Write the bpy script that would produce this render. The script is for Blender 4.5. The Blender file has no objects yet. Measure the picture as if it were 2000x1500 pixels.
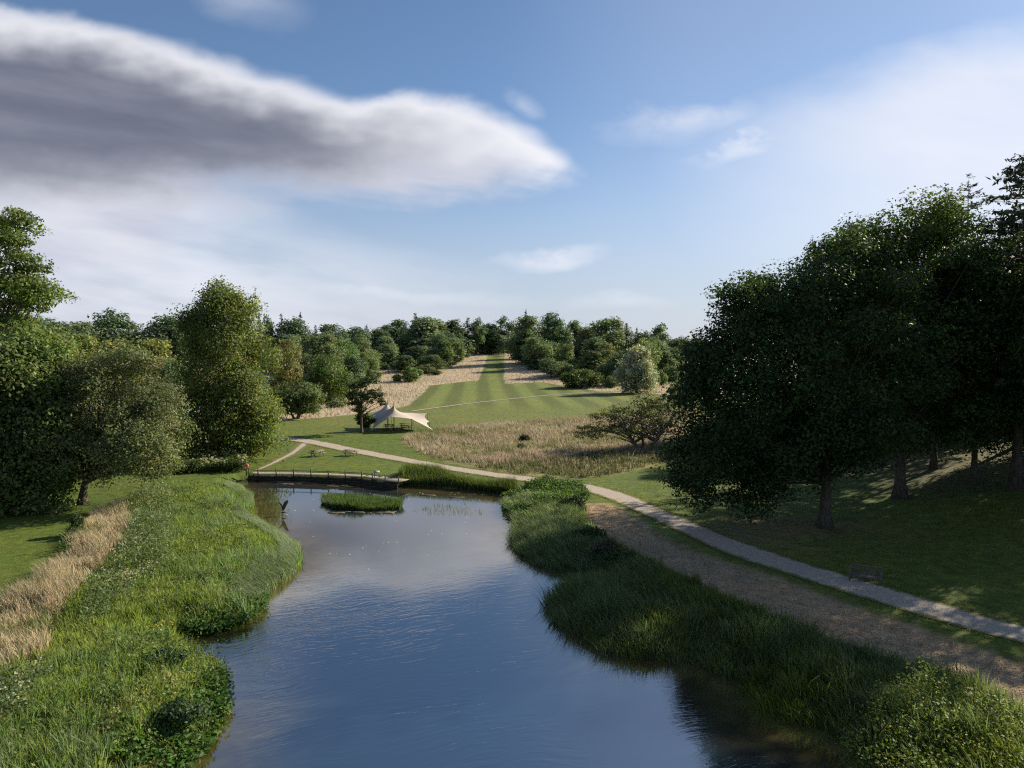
import bpy, math, random
import numpy as np
from mathutils import Vector, Matrix

S = bpy.context.scene
COL = S.collection
rng = np.random.default_rng(7)
random.seed(7)
R = math.radians

# ------------------------------------------------------------------ camera
F, CX, CY, HOR = 1380.0, 1000.0, 750.0, 680.0       # measured on the 2000 px wide photograph
CAMZ = 14.5
PITCH = math.atan((CY - HOR) / F)
cam_d = bpy.data.cameras.new('camera')
cam_d.sensor_width = 36.0
cam_d.lens = 36.0 * F / 2000.0
cam_d.clip_start = 0.5
cam_d.clip_end = 9000
cam = bpy.data.objects.new('camera', cam_d)
cam.location = (0, 0, CAMZ)
cam.rotation_euler = (R(90) - PITCH, 0, 0)
COL.objects.link(cam)
S.camera = cam

# ------------------------------------------------------------------ light
SUN_EL, SUN_AZ = R(27), R(57)                        # azimuth clockwise from the view axis (+Y)
SUN = Vector((math.sin(SUN_AZ) * math.cos(SUN_EL), math.cos(SUN_AZ) * math.cos(SUN_EL), math.sin(SUN_EL)))
sun_d = bpy.data.lights.new('sun', 'SUN')
sun_d.energy = 5.0
sun_d.angle = R(0.55)
sun_d.color = (1.0, 0.89, 0.72)
sun = bpy.data.objects.new('sun', sun_d)
sun.rotation_euler = (-SUN).to_track_quat('-Z', 'Y').to_euler()
sun.location = (150, 120, 140)
COL.objects.link(sun)

S.view_settings.view_transform = 'Standard'
S.view_settings.look = 'None'
S.view_settings.gamma = 1.0
S.view_settings.exposure = 0.85
S.view_settings.use_curve_mapping = False
S.render.engine = 'CYCLES'
S.cycles.max_bounces = 5
S.cycles.use_adaptive_sampling = True
S.cycles.adaptive_threshold = 0.01
S.cycles.diffuse_bounces = 2
S.cycles.glossy_bounces = 3
S.cycles.transmission_bounces = 4
S.cycles.transparent_max_bounces = 4
S.cycles.volume_bounces = 0
S.cycles.use_denoising = False
S.cycles.pixel_filter_type = 'BLACKMAN_HARRIS'
S.cycles.filter_width = 1.2
S.cycles.sample_clamp_indirect = 4.0
S.cycles.caustics_reflective = False
S.cycles.caustics_refractive = False


class NT:
    """small node-tree writer"""
    def __init__(self, tree):
        self.t = tree
        self.n = tree.nodes
        self.l = tree.links

    def node(self, typ, **kw):
        nd = self.n.new(typ)
        for k, v in kw.items():
            setattr(nd, k, v)
        return nd

    def put(self, sock, v):
        if isinstance(v, bpy.types.NodeSocket):
            self.l.new(v, sock)
        elif v is not None:
            sock.default_value = v

    def math(self, op, a, b=None, c=None, clamp=False):
        nd = self.node('ShaderNodeMath', operation=op, use_clamp=clamp)
        for i, v in enumerate((a, b, c)):
            if v is not None:
                self.put(nd.inputs[i], v)
        return nd.outputs[0]

    def vmath(self, op, a, b=None):
        nd = self.node('ShaderNodeVectorMath', operation=op)
        self.put(nd.inputs[0], a)
        if b is not None:
            self.put(nd.inputs[1], b)
        return nd.outputs[0]

    def mapr(self, v, a, b, c=0.0, d=1.0, smooth=True):
        nd = self.node('ShaderNodeMapRange', interpolation_type='SMOOTHSTEP' if smooth else 'LINEAR')
        self.put(nd.inputs['Value'], v)
        self.put(nd.inputs['From Min'], a); self.put(nd.inputs['From Max'], b)
        self.put(nd.inputs['To Min'], c); self.put(nd.inputs['To Max'], d)
        return nd.outputs[0]

    def mix(self, fac, a, b, blend='MIX'):
        nd = self.node('ShaderNodeMix', data_type='RGBA', blend_type=blend)
        self.put(nd.inputs[0], fac)
        self.put(nd.inputs[6], a if not isinstance(a, tuple) else (*a, 1)[:4])
        self.put(nd.inputs[7], b if not isinstance(b, tuple) else (*b, 1)[:4])
        return nd.outputs[2]

    def noise(self, vec, scale, detail=3.0, rough=0.55, dist=0.0):
        nd = self.node('ShaderNodeTexNoise')
        if vec is not None:
            self.l.new(vec, nd.inputs['Vector'])
        nd.inputs['Scale'].default_value = scale
        nd.inputs['Detail'].default_value = detail
        nd.inputs['Roughness'].default_value = rough
        nd.inputs['Distortion'].default_value = dist
        return nd.outputs[0]

    def xyz(self, v):
        nd = self.node('ShaderNodeSeparateXYZ'); self.l.new(v, nd.inputs[0]); return nd.outputs

    def comb(self, x, y, z=0.0):
        nd = self.node('ShaderNodeCombineXYZ')
        for i, v in enumerate((x, y, z)):
            self.put(nd.inputs[i], v)
        return nd.outputs[0]

    def curve(self, v, pts):
        nd = self.node('ShaderNodeFloatCurve')
        self.put(nd.inputs['Value'], v)
        c = nd.mapping.curves[0]
        c.points[0].location = pts[0]; c.points[1].location = pts[-1]
        for p in pts[1:-1]:
            c.points.new(*p)
        nd.mapping.extend = 'HORIZONTAL'
        nd.mapping.update()
        return nd.outputs[0]


# ------------------------------------------------------------------ world: Nishita sky with clouds
W = bpy.data.worlds.new('World')
S.world = W
W.use_nodes = True
W.cycles.sampling_method = 'MANUAL'
W.cycles.sample_map_resolution = 256
W.node_tree.nodes.clear()
w = NT(W.node_tree)
sky = w.node('ShaderNodeTexSky', sky_type='NISHITA', sun_disc=False, sun_elevation=SUN_EL, sun_rotation=SUN_AZ,
             altitude=60.0, air_density=1.0, dust_density=0.25, ozone_density=4.5)
tc = w.node('ShaderNodeTexCoord')
dirv = tc.outputs['Generated']
dx, dy, dz = w.xyz(dirv)[:3]
dyp = w.math('MAXIMUM', dy, 0.08)
A = w.math('DIVIDE', dx, dyp)
B = w.math('DIVIDE', dz, dyp)
u0 = w.math('MULTIPLY_ADD', A, 1.38, 1.0)            # kilo-pixel style sky coordinates fixed in the world
v0 = w.math('MULTIPLY_ADD', B, -1.38, 0.68)
front = w.mapr(dy, 0.1, 0.35)
# soft warp, stretched along the wind
def nz(su, sv, off, scale, det=5.0, ro=0.55, dist=0.0, uu=u0, vv=v0):
    c = w.comb(w.math('MULTIPLY', uu, su), w.math('MULTIPLY', vv, sv), off)
    return w.math('SUBTRACT', w.noise(c, scale, det, ro, dist), 0.5)


n1 = nz(2.2, 5.0, 0.0, 1.3, 1.0, 0.5)
n2 = nz(5.0, 9.0, 3.7, 1.6, 2.0, 0.5)
n3 = nz(13.0, 18.0, 7.7, 1.5, 3.0, 0.58)
v = w.math('ADD', v0, w.math('MULTIPLY', n1, 0.06))
v = w.math('ADD', v, w.math('MULTIPLY', n2, 0.05))
v = w.math('ADD', v, w.math('MULTIPLY', n3, 0.026))
u = w.math('ADD', u0, w.math('MULTIPLY', n1, 0.08))
u = w.math('ADD', u, w.math('MULTIPLY', n3, 0.04))
uh = w.math('MULTIPLY', u, 0.5, clamp=True)


def vcurve(pts):
    return w.curve(uh, [(a * 0.5, b) for a, b in pts])


vtop = vcurve([(0, .015), (.17, .035), (.33, .085), (.56, .15), (.70, .192), (.85, .190), (1.0, .228), (1.09, .29), (1.16, .345), (2, .5)])
vbot = vcurve([(0, .66), (.25, .60), (.42, .47), (.55, .415), (.8, .395), (1.0, .375), (1.12, .35), (1.19, .31), (2, .2)])
top_soft = w.math('SUBTRACT', v, vtop)
bot_soft = w.math('SUBTRACT', vbot, v)
# streaks drawn out by the wind, tilting down to the right
vs = w.math('ADD', v0, w.math('MULTIPLY', u0, -0.14))
st1 = nz(1.8, 9.0, 1.3, 1.5, 4.0, 0.55, 0.0, vv=vs)
streak = w.math('MULTIPLY', st1, 1.1)
edge_w = vcurve([(0, .26), (.4, .18), (.65, .07), (1.1, .04), (2, .04)])
big = w.math('MULTIPLY', w.mapr(top_soft, -0.008, 0.045), w.mapr(w.math('ADD', bot_soft, w.math('MULTIPLY', streak, 0.10)), -0.03, edge_w))
vlow = vcurve([(0, .33), (.3, .335), (.6, .325), (.85, .300), (1.0, .285), (2, .40)])
d_in = w.math('ADD', w.math('ADD', top_soft, w.math('MULTIPLY', n2, 0.03)), w.math('MULTIPLY', n3, 0.006))
core = w.math('MULTIPLY', w.mapr(d_in, 0.012, 0.125), w.mapr(w.math('ADD', w.math('SUBTRACT', vlow, v), w.math('MULTIPLY', streak, 0.12)), -0.09, 0.05))
core = w.math('MULTIPLY', core, w.mapr(u, 1.02, 0.58, 0.12, 1.0))
core = w.math('MULTIPLY', core, w.mapr(streak, -0.30, 0.30, 1.0, 0.82))
low = w.mapr(w.math('ADD', top_soft, w.math('MULTIPLY', n2, 0.10)), 0.03, 0.16)
low = w.math('MULTIPLY', low, w.mapr(streak, -0.28, 0.25, 1.0, 0.5))
# thin veil on the left below the big cloud
veil_reg = w.math('MULTIPLY', w.mapr(u, w.mapr(v0, 0.42, 0.56, 0.72, 1.2), 0.20), w.mapr(v0, 0.30, 0.44))
veil = w.math('MULTIPLY', veil_reg, w.mapr(w.math('ADD', streak, w.math('MULTIPLY', n2, 0.35)), -0.28, 0.14, 0.3, 0.92))


def ell(cu, cv, ru, rv, ang, s0=1.4, s1=-0.25, uu=u, vv=v):
    a = w.math('SUBTRACT', uu, cu); b = w.math('SUBTRACT', vv, cv)
    ca, sa = math.cos(ang), math.sin(ang)
    p = w.math('DIVIDE', w.math('ADD', w.math('MULTIPLY', a, ca), w.math('MULTIPLY', b, sa)), ru)
    q = w.math('DIVIDE', w.math('SUBTRACT', w.math('MULTIPLY', b, ca), w.math('MULTIPLY', a, sa)), rv)
    d = w.math('SQRT', w.math('ADD', w.math('MULTIPLY', p, p), w.math('MULTIPLY', q, q)))
    return w.mapr(d, s0, s1)


wisps = w.math('MULTIPLY', ell(1.45, .295, .15, .034, -.24), 1.0)
for (cu, cv, ru, rv, an, k) in ((1.36, .245, .22, .055, -.10, .75), (1.08, .505, .13, .022, -.08, .95), (.50, .02, .12, .05, .2, .45), (1.02, .21, .05, .022, .5, .45),
                                (1.22, .60, .14, .026, 0.0, .6), (.72, .565, .34, .030, .07, .7)):
    wisps = w.math('MAXIMUM', wisps, w.math('MULTIPLY', ell(cu, cv, ru, rv, an), k))
# sheet of thin bright cloud fanning out to the right, towards the sun
fan = w.math('ADD', w.math('SUBTRACT', v, .25), w.math('MULTIPLY', w.math('SUBTRACT', u0, 1.2), 0.25))
fan = w.math('MULTIPLY', w.mapr(fan, -0.06, 0.10), w.mapr(u0, 1.08, 1.85, 0.0, 1.0))
fan = w.math('MULTIPLY', fan, w.mapr(v0, 0.66, 0.30, 0.45, 1.0))
wisps = w.math('MULTIPLY', wisps, w.mapr(w.math('ADD', w.math('MULTIPLY', streak, 0.6), n3), -0.40, 0.15, 0.6, 1.0))
wisps = w.math('MAXIMUM', wisps, w.math('MULTIPLY', fan, w.mapr(streak, -0.3, 0.3, 0.85, 1.0)))
# everywhere: a few thin high clouds on a flat layer, so that the sky goes on outside the frame
dzp = w.math('ADD', w.math('MAXIMUM', dz, 0.0), 0.12)
plane = w.comb(w.math('DIVIDE', dx, dzp), w.math('DIVIDE', dy, dzp), 0.0)
gen = w.noise(plane, 0.55, 3.0, 0.55)
gen = w.math('MULTIPLY', w.mapr(gen, 0.50, 0.75, 0.0, 0.7), w.mapr(dz, 0.0, 0.12))
gen = w.math('MULTIPLY', gen, w.math('SUBTRACT', 1.0, w.mapr(dy, 0.1, 0.45)))
thin = w.math('MULTIPLY', w.math('MAXIMUM', veil, wisps), front)
thin = w.math('MAXIMUM', thin, w.math('MULTIPLY', front, w.mapr(u0, 0.90, 1.40, 0.02, 0.16)))
thin = w.math('MAXIMUM', thin, gen)
bigf = w.math('MULTIPLY', big, front)
hz = w.mapr(dz, 0.32, -0.03)
base = w.mix(w.math('MULTIPLY', hz, 0.86), w.mix(1.0, sky.outputs[0], (0.93, 0.94, 0.94), 'MULTIPLY'), (4.35, 4.65, 5.6))
base = w.mix(w.math('MULTIPLY', thin, 0.85), base, (7.0, 7.15, 7.8))
lit = w.mix(low, (7.4, 7.4, 7.8), (4.7, 4.85, 5.7))
shade = w.mix(core, lit, (1.15, 1.25, 1.7))
base = w.mix(w.math('MULTIPLY', bigf, 0.95), base, shade)
bg = w.node('ShaderNodeBackground')
w.put(bg.inputs['Color'], base)
bg.inputs['Strength'].default_value = 0.07
wo = w.node('ShaderNodeOutputWorld')
w.l.new(bg.outputs[0], wo.inputs[0])


# ------------------------------------------------------------------ measuring helpers
def ray(px, py):
    a, b = (px - CX) / F, (CY - py) / F
    c, s = math.cos(PITCH), math.sin(PITCH)
    return np.array([a, c + b * s, -s + b * c])


def on_plane(px, py, z=0.0):
    d = ray(px, py)
    t = (z - CAMZ) / d[2]
    return np.array([d[0] * t, d[1] * t])


def poly(pts, z=0.0):
    return np.array([on_plane(a, b, z) for a, b in pts])


def sdist(P, Q):
    """signed distance of points P (N,2) to polygon Q, negative inside"""
    d2 = np.full(len(P), 1e18)
    ins = np.zeros(len(P), bool)
    n = len(Q)
    for i in range(n):
        a, b = Q[i], Q[(i + 1) % n]
        e = b - a
        t = np.clip(((P - a) @ e) / max(e @ e, 1e-9), 0, 1)
        q = P - a - t[:, None] * e
        d2 = np.minimum(d2, (q * q).sum(1))
        if a[1] != b[1]:
            c = ((a[1] > P[:, 1]) != (b[1] > P[:, 1])) & (P[:, 0] < (b[0] - a[0]) * (P[:, 1] - a[1]) / (b[1] - a[1]) + a[0])
            ins ^= c
    d = np.sqrt(d2)
    return np.where(ins, -d, d)


def smooth(x, a, b):
    t = np.clip((x - a) / (b - a), 0, 1)
    return t * t * (3 - 2 * t)


def wav(P, f, seed, oct=4):
    """cheap smooth noise in about -1..1"""
    r = np.random.default_rng(seed)
    P = np.asarray(P, float)
    k = P.shape[1]
    out = np.zeros(len(P))
    amp, tot = 1.0, 0.0
    for o in range(oct):
        for j in range(3):
            dvec = r.normal(size=k); dvec /= np.linalg.norm(dvec)
            out += amp * np.sin(P @ dvec * f * (2 ** o) * (0.8 + 0.4 * r.random()) + r.random() * 6.28) / 1.7
        tot += amp
        amp *= 0.55
    return np.clip(out / tot, -1.3, 1.3)


WATER_Z = -0.75
POND = np.vstack([
    poly([(365, 1500), (400, 1455), (432, 1405), (436, 1340), (426, 1300), (412, 1275), (375, 1262), (345, 1250), (352, 1240), (420, 1236), (470, 1222), (507, 1200), (512, 1170),
          (545, 1140), (578, 1118), (588, 1100), (582, 1078), (560, 1058), (530, 1038), (505, 1026), (478, 1012), (500, 1000), (480, 985), (462, 968), (440, 950), (455, 942), (478, 937),
          (560, 936), (640, 938), (720, 943), (800, 949), (880, 956), (960, 962), (1002, 969), (985, 985), (992, 1000), (1010, 1012), (1003, 1035), (1002, 1068),
          (1030, 1092), (1062, 1112), (1110, 1118), (1155, 1118), (1150, 1126), (1105, 1136), (1088, 1155), (1072, 1180), (1075, 1222), (1110, 1240), (1150, 1252), (1185, 1272), (1235, 1290), (1280, 1288), (1310, 1292),
          (1350, 1290), (1400, 1308), (1450, 1345), (1490, 1385), (1540, 1405), (1600, 1425), (1660, 1452), (1710, 1480), (1745, 1500)], WATER_Z),
    np.array([[17, 20], [19, 8], [14, -12], [-2, -18], [-14, -8], [-15, 10], [-13, 20]])])

MEADOW = poly([(784, 858), (792, 848), (820, 842), (900, 833), (1000, 824), (1130, 816), (1240, 812), (1400, 806), (1400, 905), (1290, 906), (1200, 928),
               (1130, 934), (1050, 931), (950, 919), (870, 902), (815, 880), (790, 868)])
LAWN = np.vstack([poly([(545, 823), (690, 810), (760, 800), (796, 792), (838, 757), (930, 751)]),
                  np.array([[-13.5, 270], [-13.5, 300], [-15, 440], [-4.5, 440], [-3.2, 300], [-2.6, 268]]),
                  poly([(1060, 753), (1120, 759), (1175, 765), (1215, 768), (1350, 772), (1700, 790)]),
                  np.array([[120, 60], [120, -150], [-120, -150], [-120, 100]]), poly([(330, 838)])])
CUTBANK = poly([(1140, 985), (1185, 985), (1245, 1022), (1340, 1070), (1440, 1107), (1560, 1148), (1700, 1200), (1850, 1252), (2000, 1302), (2150, 1350), (2150, 1480),
                (2000, 1400), (1850, 1318), (1700, 1285), (1600, 1250), (1480, 1200), (1400, 1165), (1270, 1110), (1190, 1060), (1150, 1010)])
PATH_A = [(2230, 1318, 30), (2000, 1243, 36), (1850, 1199, 37), (1700, 1155, 38), (1560, 1112, 38), (1450, 1076, 36), (1380, 1047, 33), (1310, 1015, 31), (1250, 988, 27), (1210, 970, 24), (1160, 955, 20),
          (1100, 944, 15), (1000, 932, 11), (900, 918, 11), (820, 904, 11), (740, 889, 11), (680, 878, 12), (630, 867, 12), (590, 860, 11), (545, 855, 9), (480, 849, 8), (380, 842, 7)]


def H(x, y):
    x = np.asarray(x, float); y = np.asarray(y, float)
    s = np.maximum(y - 220, 0)
    h = np.where(s < 60, s * s / 120.0, s - 30.0) * 0.056
    h = np.minimum(h, 13.5 + 0.0 * h)
    b = np.maximum(x - 29, 0)
    b = np.where(b < 6, b * b / 12.0, b - 3.0)
    h = h + np.minimum(0.16 * b, 9.0) * smooth(y, 200, 120)
    return h


def Hfull(x, y):
    sh = np.broadcast(x, y).shape
    x = np.broadcast_to(np.asarray(x, float), sh).ravel(); y = np.broadcast_to(np.asarray(y, float), sh).ravel()
    h = H(x, y)
    near = (np.abs(x) < 60) & (y < 100) & (y > -40)
    if near.any():
        P = np.stack([x[near], y[near]], 1)
        sd = sdist(P, POND)
        wid = np.where((P[:, 1] > 76) & (P[:, 0] < -12) & (P[:, 0] > -34), 0.5, 3.2)
        k = smooth(sd, -0.1, wid)
        hn = h[near] * k + (1 - k) * (WATER_Z - 0.05)
        hn = np.where(sd < 0, WATER_Z - 0.08 - np.minimum(-sd * 0.35, 1.4), hn)
        h = h.copy(); h[near] = hn
    return h.reshape(sh)


def ground_at(px, py):
    """where the sight line through a pixel of the photograph meets the terrain"""
    d = ray(px, py)
    t = np.linspace(15, 900, 6000)
    z = CAMZ + d[2] * t
    g = H(d[0] * t, d[1] * t)
    i = np.argmax(z < g)
    if z[i] >= g[i]:
        i = len(t) - 1
    return np.array([d[0] * t[i], d[1] * t[i], g[i]])


# ------------------------------------------------------------------ mesh helpers
def mesh_np(name, V, quads=None, tris=None, mats=(), col=None, smooth_f=False, extra=None):
    me = bpy.data.meshes.new(name)
    V = np.asarray(V, np.float32)
    me.vertices.add(len(V)); me.vertices.foreach_set('co', V.ravel())
    ls, tot = [], []
    if quads is not None and len(quads):
        ls.append(np.asarray(quads, np.int32).ravel()); tot.append(np.full(len(quads), 4, np.int32))
    if tris is not None and len(tris):
        ls.append(np.asarray(tris, np.int32).ravel()); tot.append(np.full(len(tris), 3, np.int32))
    L = np.concatenate(ls); T = np.concatenate(tot)
    me.loops.add(len(L)); me.loops.foreach_set('vertex_index', L)
    me.polygons.add(len(T))
    st = np.concatenate([[0], np.cumsum(T)[:-1]]).astype(np.int32)
    me.polygons.foreach_set('loop_start', st)
    me.polygons.foreach_set('loop_total', T)
    if smooth_f:
        me.polygons.foreach_set('use_smooth', np.ones(len(T), bool))
    if col is not None:
        a = me.attributes.new('Col', 'FLOAT_COLOR', 'POINT')
        c4 = np.ones((len(V), 4), np.float32); c4[:, :3] = col
        a.data.foreach_set('color', c4.ravel())
    for k, arr in (extra or {}).items():
        a = me.attributes.new(k, 'FLOAT', 'POINT'); a.data.foreach_set('value', np.asarray(arr, np.float32))
    for m in mats:
        me.materials.append(m)
    me.update(calc_edges=True)
    me.validate()
    return me


def link(name, me, parent=None, loc=None):
    o = bpy.data.objects.new(name, me)
    COL.objects.link(o)
    if parent is not None:
        o.parent = parent
    if loc is not None:
        o.location = loc
    return o


def tag(o, label=None, cat=None, group=None, kind=None):
    if label: o['label'] = label
    if cat: o['category'] = cat
    if group: o['group'] = group
    if kind: o['kind'] = kind
    return o


def empty(name, loc, rz=0.0):
    o = bpy.data.objects.new(name, None)
    o.empty_display_size = 0.2
    o.location = loc; o.rotation_euler = (0, 0, rz)
    COL.objects.link(o)
    return o


def copy_tree(o, parent=None):
    c = o.copy(); COL.objects.link(c)
    if parent is not None:
        c.parent = parent
    for ch in list(o.children):
        copy_tree(ch, c)
    return c


class MB:
    """collects boxes and tubes into one mesh"""
    def __init__(self):
        self.V, self.Q, self.T = [], [], []
        self.n = 0

    def add(self, V, Q=None, T=None):
        V = np.asarray(V, float)
        if Q is not None and len(Q): self.Q.append(np.asarray(Q) + self.n)
        if T is not None and len(T): self.T.append(np.asarray(T) + self.n)
        self.V.append(V); self.n += len(V)

    def box(self, c, s, rot=None):
        sx, sy, sz = [k / 2 for k in s]
        v = np.array([[-sx, -sy, -sz], [sx, -sy, -sz], [sx, sy, -sz], [-sx, sy, -sz], [-sx, -sy, sz], [sx, -sy, sz], [sx, sy, sz], [-sx, sy, sz]])
        if rot is not None:
            v = v @ np.array(rot.to_matrix()).T
        self.add(v + np.array(c), [(0, 3, 2, 1), (4, 5, 6, 7), (0, 1, 5, 4), (1, 2, 6, 5), (2, 3, 7, 6), (3, 0, 4, 7)])

    def beam(self, a, b, wd, ht):
        a, b = Vector(a), Vector(b)
        q = (b - a).to_track_quat('X', 'Z')
        self.box((a + b) / 2, ((b - a).length, wd, ht), q.to_euler())

    def tube(self, P, rad, sides=6, cap=True):
        P = np.asarray(P, float); n = len(P)
        rad = np.broadcast_to(rad, n)
        tg = np.gradient(P, axis=0); tg /= np.linalg.norm(tg, axis=1)[:, None] + 1e-9
        ref = np.array([1.0, 0.13, 0.07]) if abs(tg[0][2]) > 0.6 else np.array([0, 0, 1.0])
        e1 = np.cross(tg, ref); e1 /= np.linalg.norm(e1, axis=1)[:, None] + 1e-9
        e2 = np.cross(tg, e1)
        an = np.arange(sides) * 2 * np.pi / sides
        V = P[:, None] + rad[:, None, None] * (np.cos(an)[None, :, None] * e1[:, None] + np.sin(an)[None, :, None] * e2[:, None])
        V = V.reshape(-1, 3)
        i = np.arange(n - 1)[:, None] * sides; j = np.arange(sides)[None]; k = (j + 1) % sides
        Q = np.stack([i + j, i + sides + j, i + sides + k, i + k], -1).reshape(-1, 4)
        T = None
        if cap:
            V = np.vstack([V, P[0], P[-1]]); jj = np.arange(sides); kk = (jj + 1) % sides
            T = np.vstack([np.stack([jj, kk, np.full(sides, n * sides)], 1), np.stack([(n - 1) * sides + kk, (n - 1) * sides + jj, np.full(sides, n * sides + 1)], 1)])
        self.add(V, Q, T)

    def build(self, name, mat, parent=None, smooth_f=False):
        me = mesh_np(name, np.vstack(self.V), np.vstack(self.Q) if self.Q else None, np.vstack(self.T) if self.T else None, [mat] if mat else [], smooth_f=smooth_f)
        return link(name, me, parent)


# ------------------------------------------------------------------ materials
def new_mat(name):
    m = bpy.data.materials.new(name); m.use_nodes = True
    m.node_tree.nodes.clear()
    t = NT(m.node_tree)
    out = t.node('ShaderNodeOutputMaterial')
    return m, t, out


def veg_mat(name, trans=0.35, rough=0.6, spec=0.3, tint=(1.25, 1.32, 0.72)):
    m, t, out = new_mat(name)
    at = t.node('ShaderNodeAttribute', attribute_name='Col')
    oi = t.node('ShaderNodeObjectInfo')
    c = t.mix(1.0, at.outputs['Color'], oi.outputs['Color'], 'MULTIPLY')
    p = t.node('ShaderNodeBsdfPrincipled')
    t.put(p.inputs['Base Color'], c)
    p.inputs['Roughness'].default_value = rough
    p.inputs['Specular IOR Level'].default_value = spec
    tr = t.node('ShaderNodeBsdfTranslucent')
    t.put(tr.inputs['Color'], t.mix(1.0, c, tint, 'MULTIPLY'))
    ms = t.node('ShaderNodeMixShader')
    ms.inputs[0].default_value = trans
    t.l.new(p.outputs[0], ms.inputs[1]); t.l.new(tr.outputs[0], ms.inputs[2])
    t.l.new(ms.outputs[0], out.inputs[0])
    return m


def solid_mat(name, c1, c2, scale=3.0, rough=0.8, bump=0.15, spec=0.3, stretch=(1, 1, 1), bscale=None, metal=0.0):
    m, t, out = new_mat(name)
    tcn = t.node('ShaderNodeTexCoord')
    mp = t.node('ShaderNodeMapping'); t.l.new(tcn.outputs['Object'], mp.inputs[0]); mp.inputs['Scale'].default_value = stretch
    n = t.noise(mp.outputs[0], scale, 5.0, 0.6)
    p = t.node('ShaderNodeBsdfPrincipled')
    t.put(p.inputs['Base Color'], t.mix(t.mapr(n, 0.3, 0.7), c1, c2))
    p.inputs['Roughness'].default_value = rough
    p.inputs['Specular IOR Level'].default_value = spec
    p.inputs['Metallic'].default_value = metal
    if bump:
        bn = t.node('ShaderNodeBump'); bn.inputs['Strength'].default_value = bump; bn.inputs['Distance'].default_value = 0.05
        t.l.new(t.noise(mp.outputs[0], bscale or scale * 4, 4.0, 0.6), bn.inputs['Height'])
        t.l.new(bn.outputs[0], p.inputs['Normal'])
    t.l.new(p.outputs[0], out.inputs[0])
    return m


LEAF = veg_mat('leaf', 0.38)
BLADE = veg_mat('blade', 0.5, 0.55, 0.35)
STRAW = veg_mat('straw', 0.30, 0.7, 0.2, (1.08, 1.04, 0.95))
NEEDLE = veg_mat('needle', 0.12, 0.7, 0.2)
BARK = solid_mat('bark', (0.055, 0.045, 0.035), (0.14, 0.115, 0.09), 2.5, 0.9, 0.6, 0.15, (3, 3, 0.6))
BARK_GREY = solid_mat('bark_grey', (0.10, 0.09, 0.075), (0.22, 0.20, 0.17), 2.5, 0.9, 0.5, 0.15, (3, 3, 0.8))
WOOD = solid_mat('weathered_wood', (0.13, 0.11, 0.085), (0.30, 0.26, 0.215), 4.0, 0.8, 0.3, 0.2, (1, 8, 8))
WOOD_DARK = solid_mat('dark_wood', (0.075, 0.062, 0.048), (0.16, 0.135, 0.105), 4.0, 0.85, 0.3, 0.2, (1, 6, 6))
DECK = solid_mat('deck_wood', (0.21, 0.18, 0.145), (0.32, 0.28, 0.235), 2.0, 0.85, 0.2, 0.2, (0.6, 5, 5))
CANVAS = solid_mat('tent_canvas', (0.40, 0.345, 0.285), (0.47, 0.41, 0.345), 0.35, 0.75, 0.05, 0.2)
BRONZE = solid_mat('bronze', (0.045, 0.04, 0.038), (0.085, 0.075, 0.07), 6.0, 0.45, 0.1, 0.4, metal=0.5)
STEEL = solid_mat('dark_pole', (0.06, 0.055, 0.05), (0.10, 0.09, 0.08), 5.0, 0.6, 0.0, 0.4)
ORANGE = solid_mat('orange_buoy', (0.70, 0.22, 0.10), (0.78, 0.30, 0.15), 3.0, 0.5, 0.0, 0.4)
SIGNBOARD = solid_mat('pale_board', (0.30, 0.29, 0.23), (0.40, 0.38, 0.30), 4.0, 0.6, 0.0, 0.3)
SLEEPER = solid_mat('sleeper_wall', (0.030, 0.027, 0.023), (0.075, 0.066, 0.054), 2.0, 0.9, 0.4, 0.15, (0.5, 3, 5))


def ground_mat():
    m, t, out = new_mat('turf')
    at = t.node('ShaderNodeAttribute', attribute_name='Col')
    geo = t.node('ShaderNodeNewGeometry')
    pos = geo.outputs['Position']
    n1_ = t.noise(pos, 0.13, 4.0, 0.6)
    n2_ = t.noise(pos, 1.1, 5.0, 0.65)
    n3_ = t.noise(pos, 7.0, 4.0, 0.7)
    f = t.math('ADD', t.math('MULTIPLY', n2_, 0.55), t.math('MULTIPLY', n3_, 0.45))
    c = t.mix(1.0, at.outputs['Color'], t.mix(t.mapr(f, 0.32, 0.68), (0.50, 0.54, 0.48), (1.48, 1.42, 1.4)), 'MULTIPLY')
    c = t.mix(t.mapr(n1_, 0.42, 0.66, 0.0, 0.55), c, t.mix(1.0, c, (1.38, 1.12, 0.95), 'MULTIPLY'))
    p = t.node('ShaderNodeBsdfPrincipled')
    t.put(p.inputs['Base Color'], c)
    p.inputs['Roughness'].default_value = 0.85
    p.inputs['Specular IOR Level'].default_value = 0.15
    bn = t.node('ShaderNodeBump'); bn.inputs['Strength'].default_value = 0.7; bn.inputs['Distance'].default_value = 0.12
    t.l.new(t.noise(pos, 3.5, 6.0, 0.75), bn.inputs['Height']); t.l.new(bn.outputs[0], p.inputs['Normal'])
    t.l.new(p.outputs[0], out.inputs[0])
    return m


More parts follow.
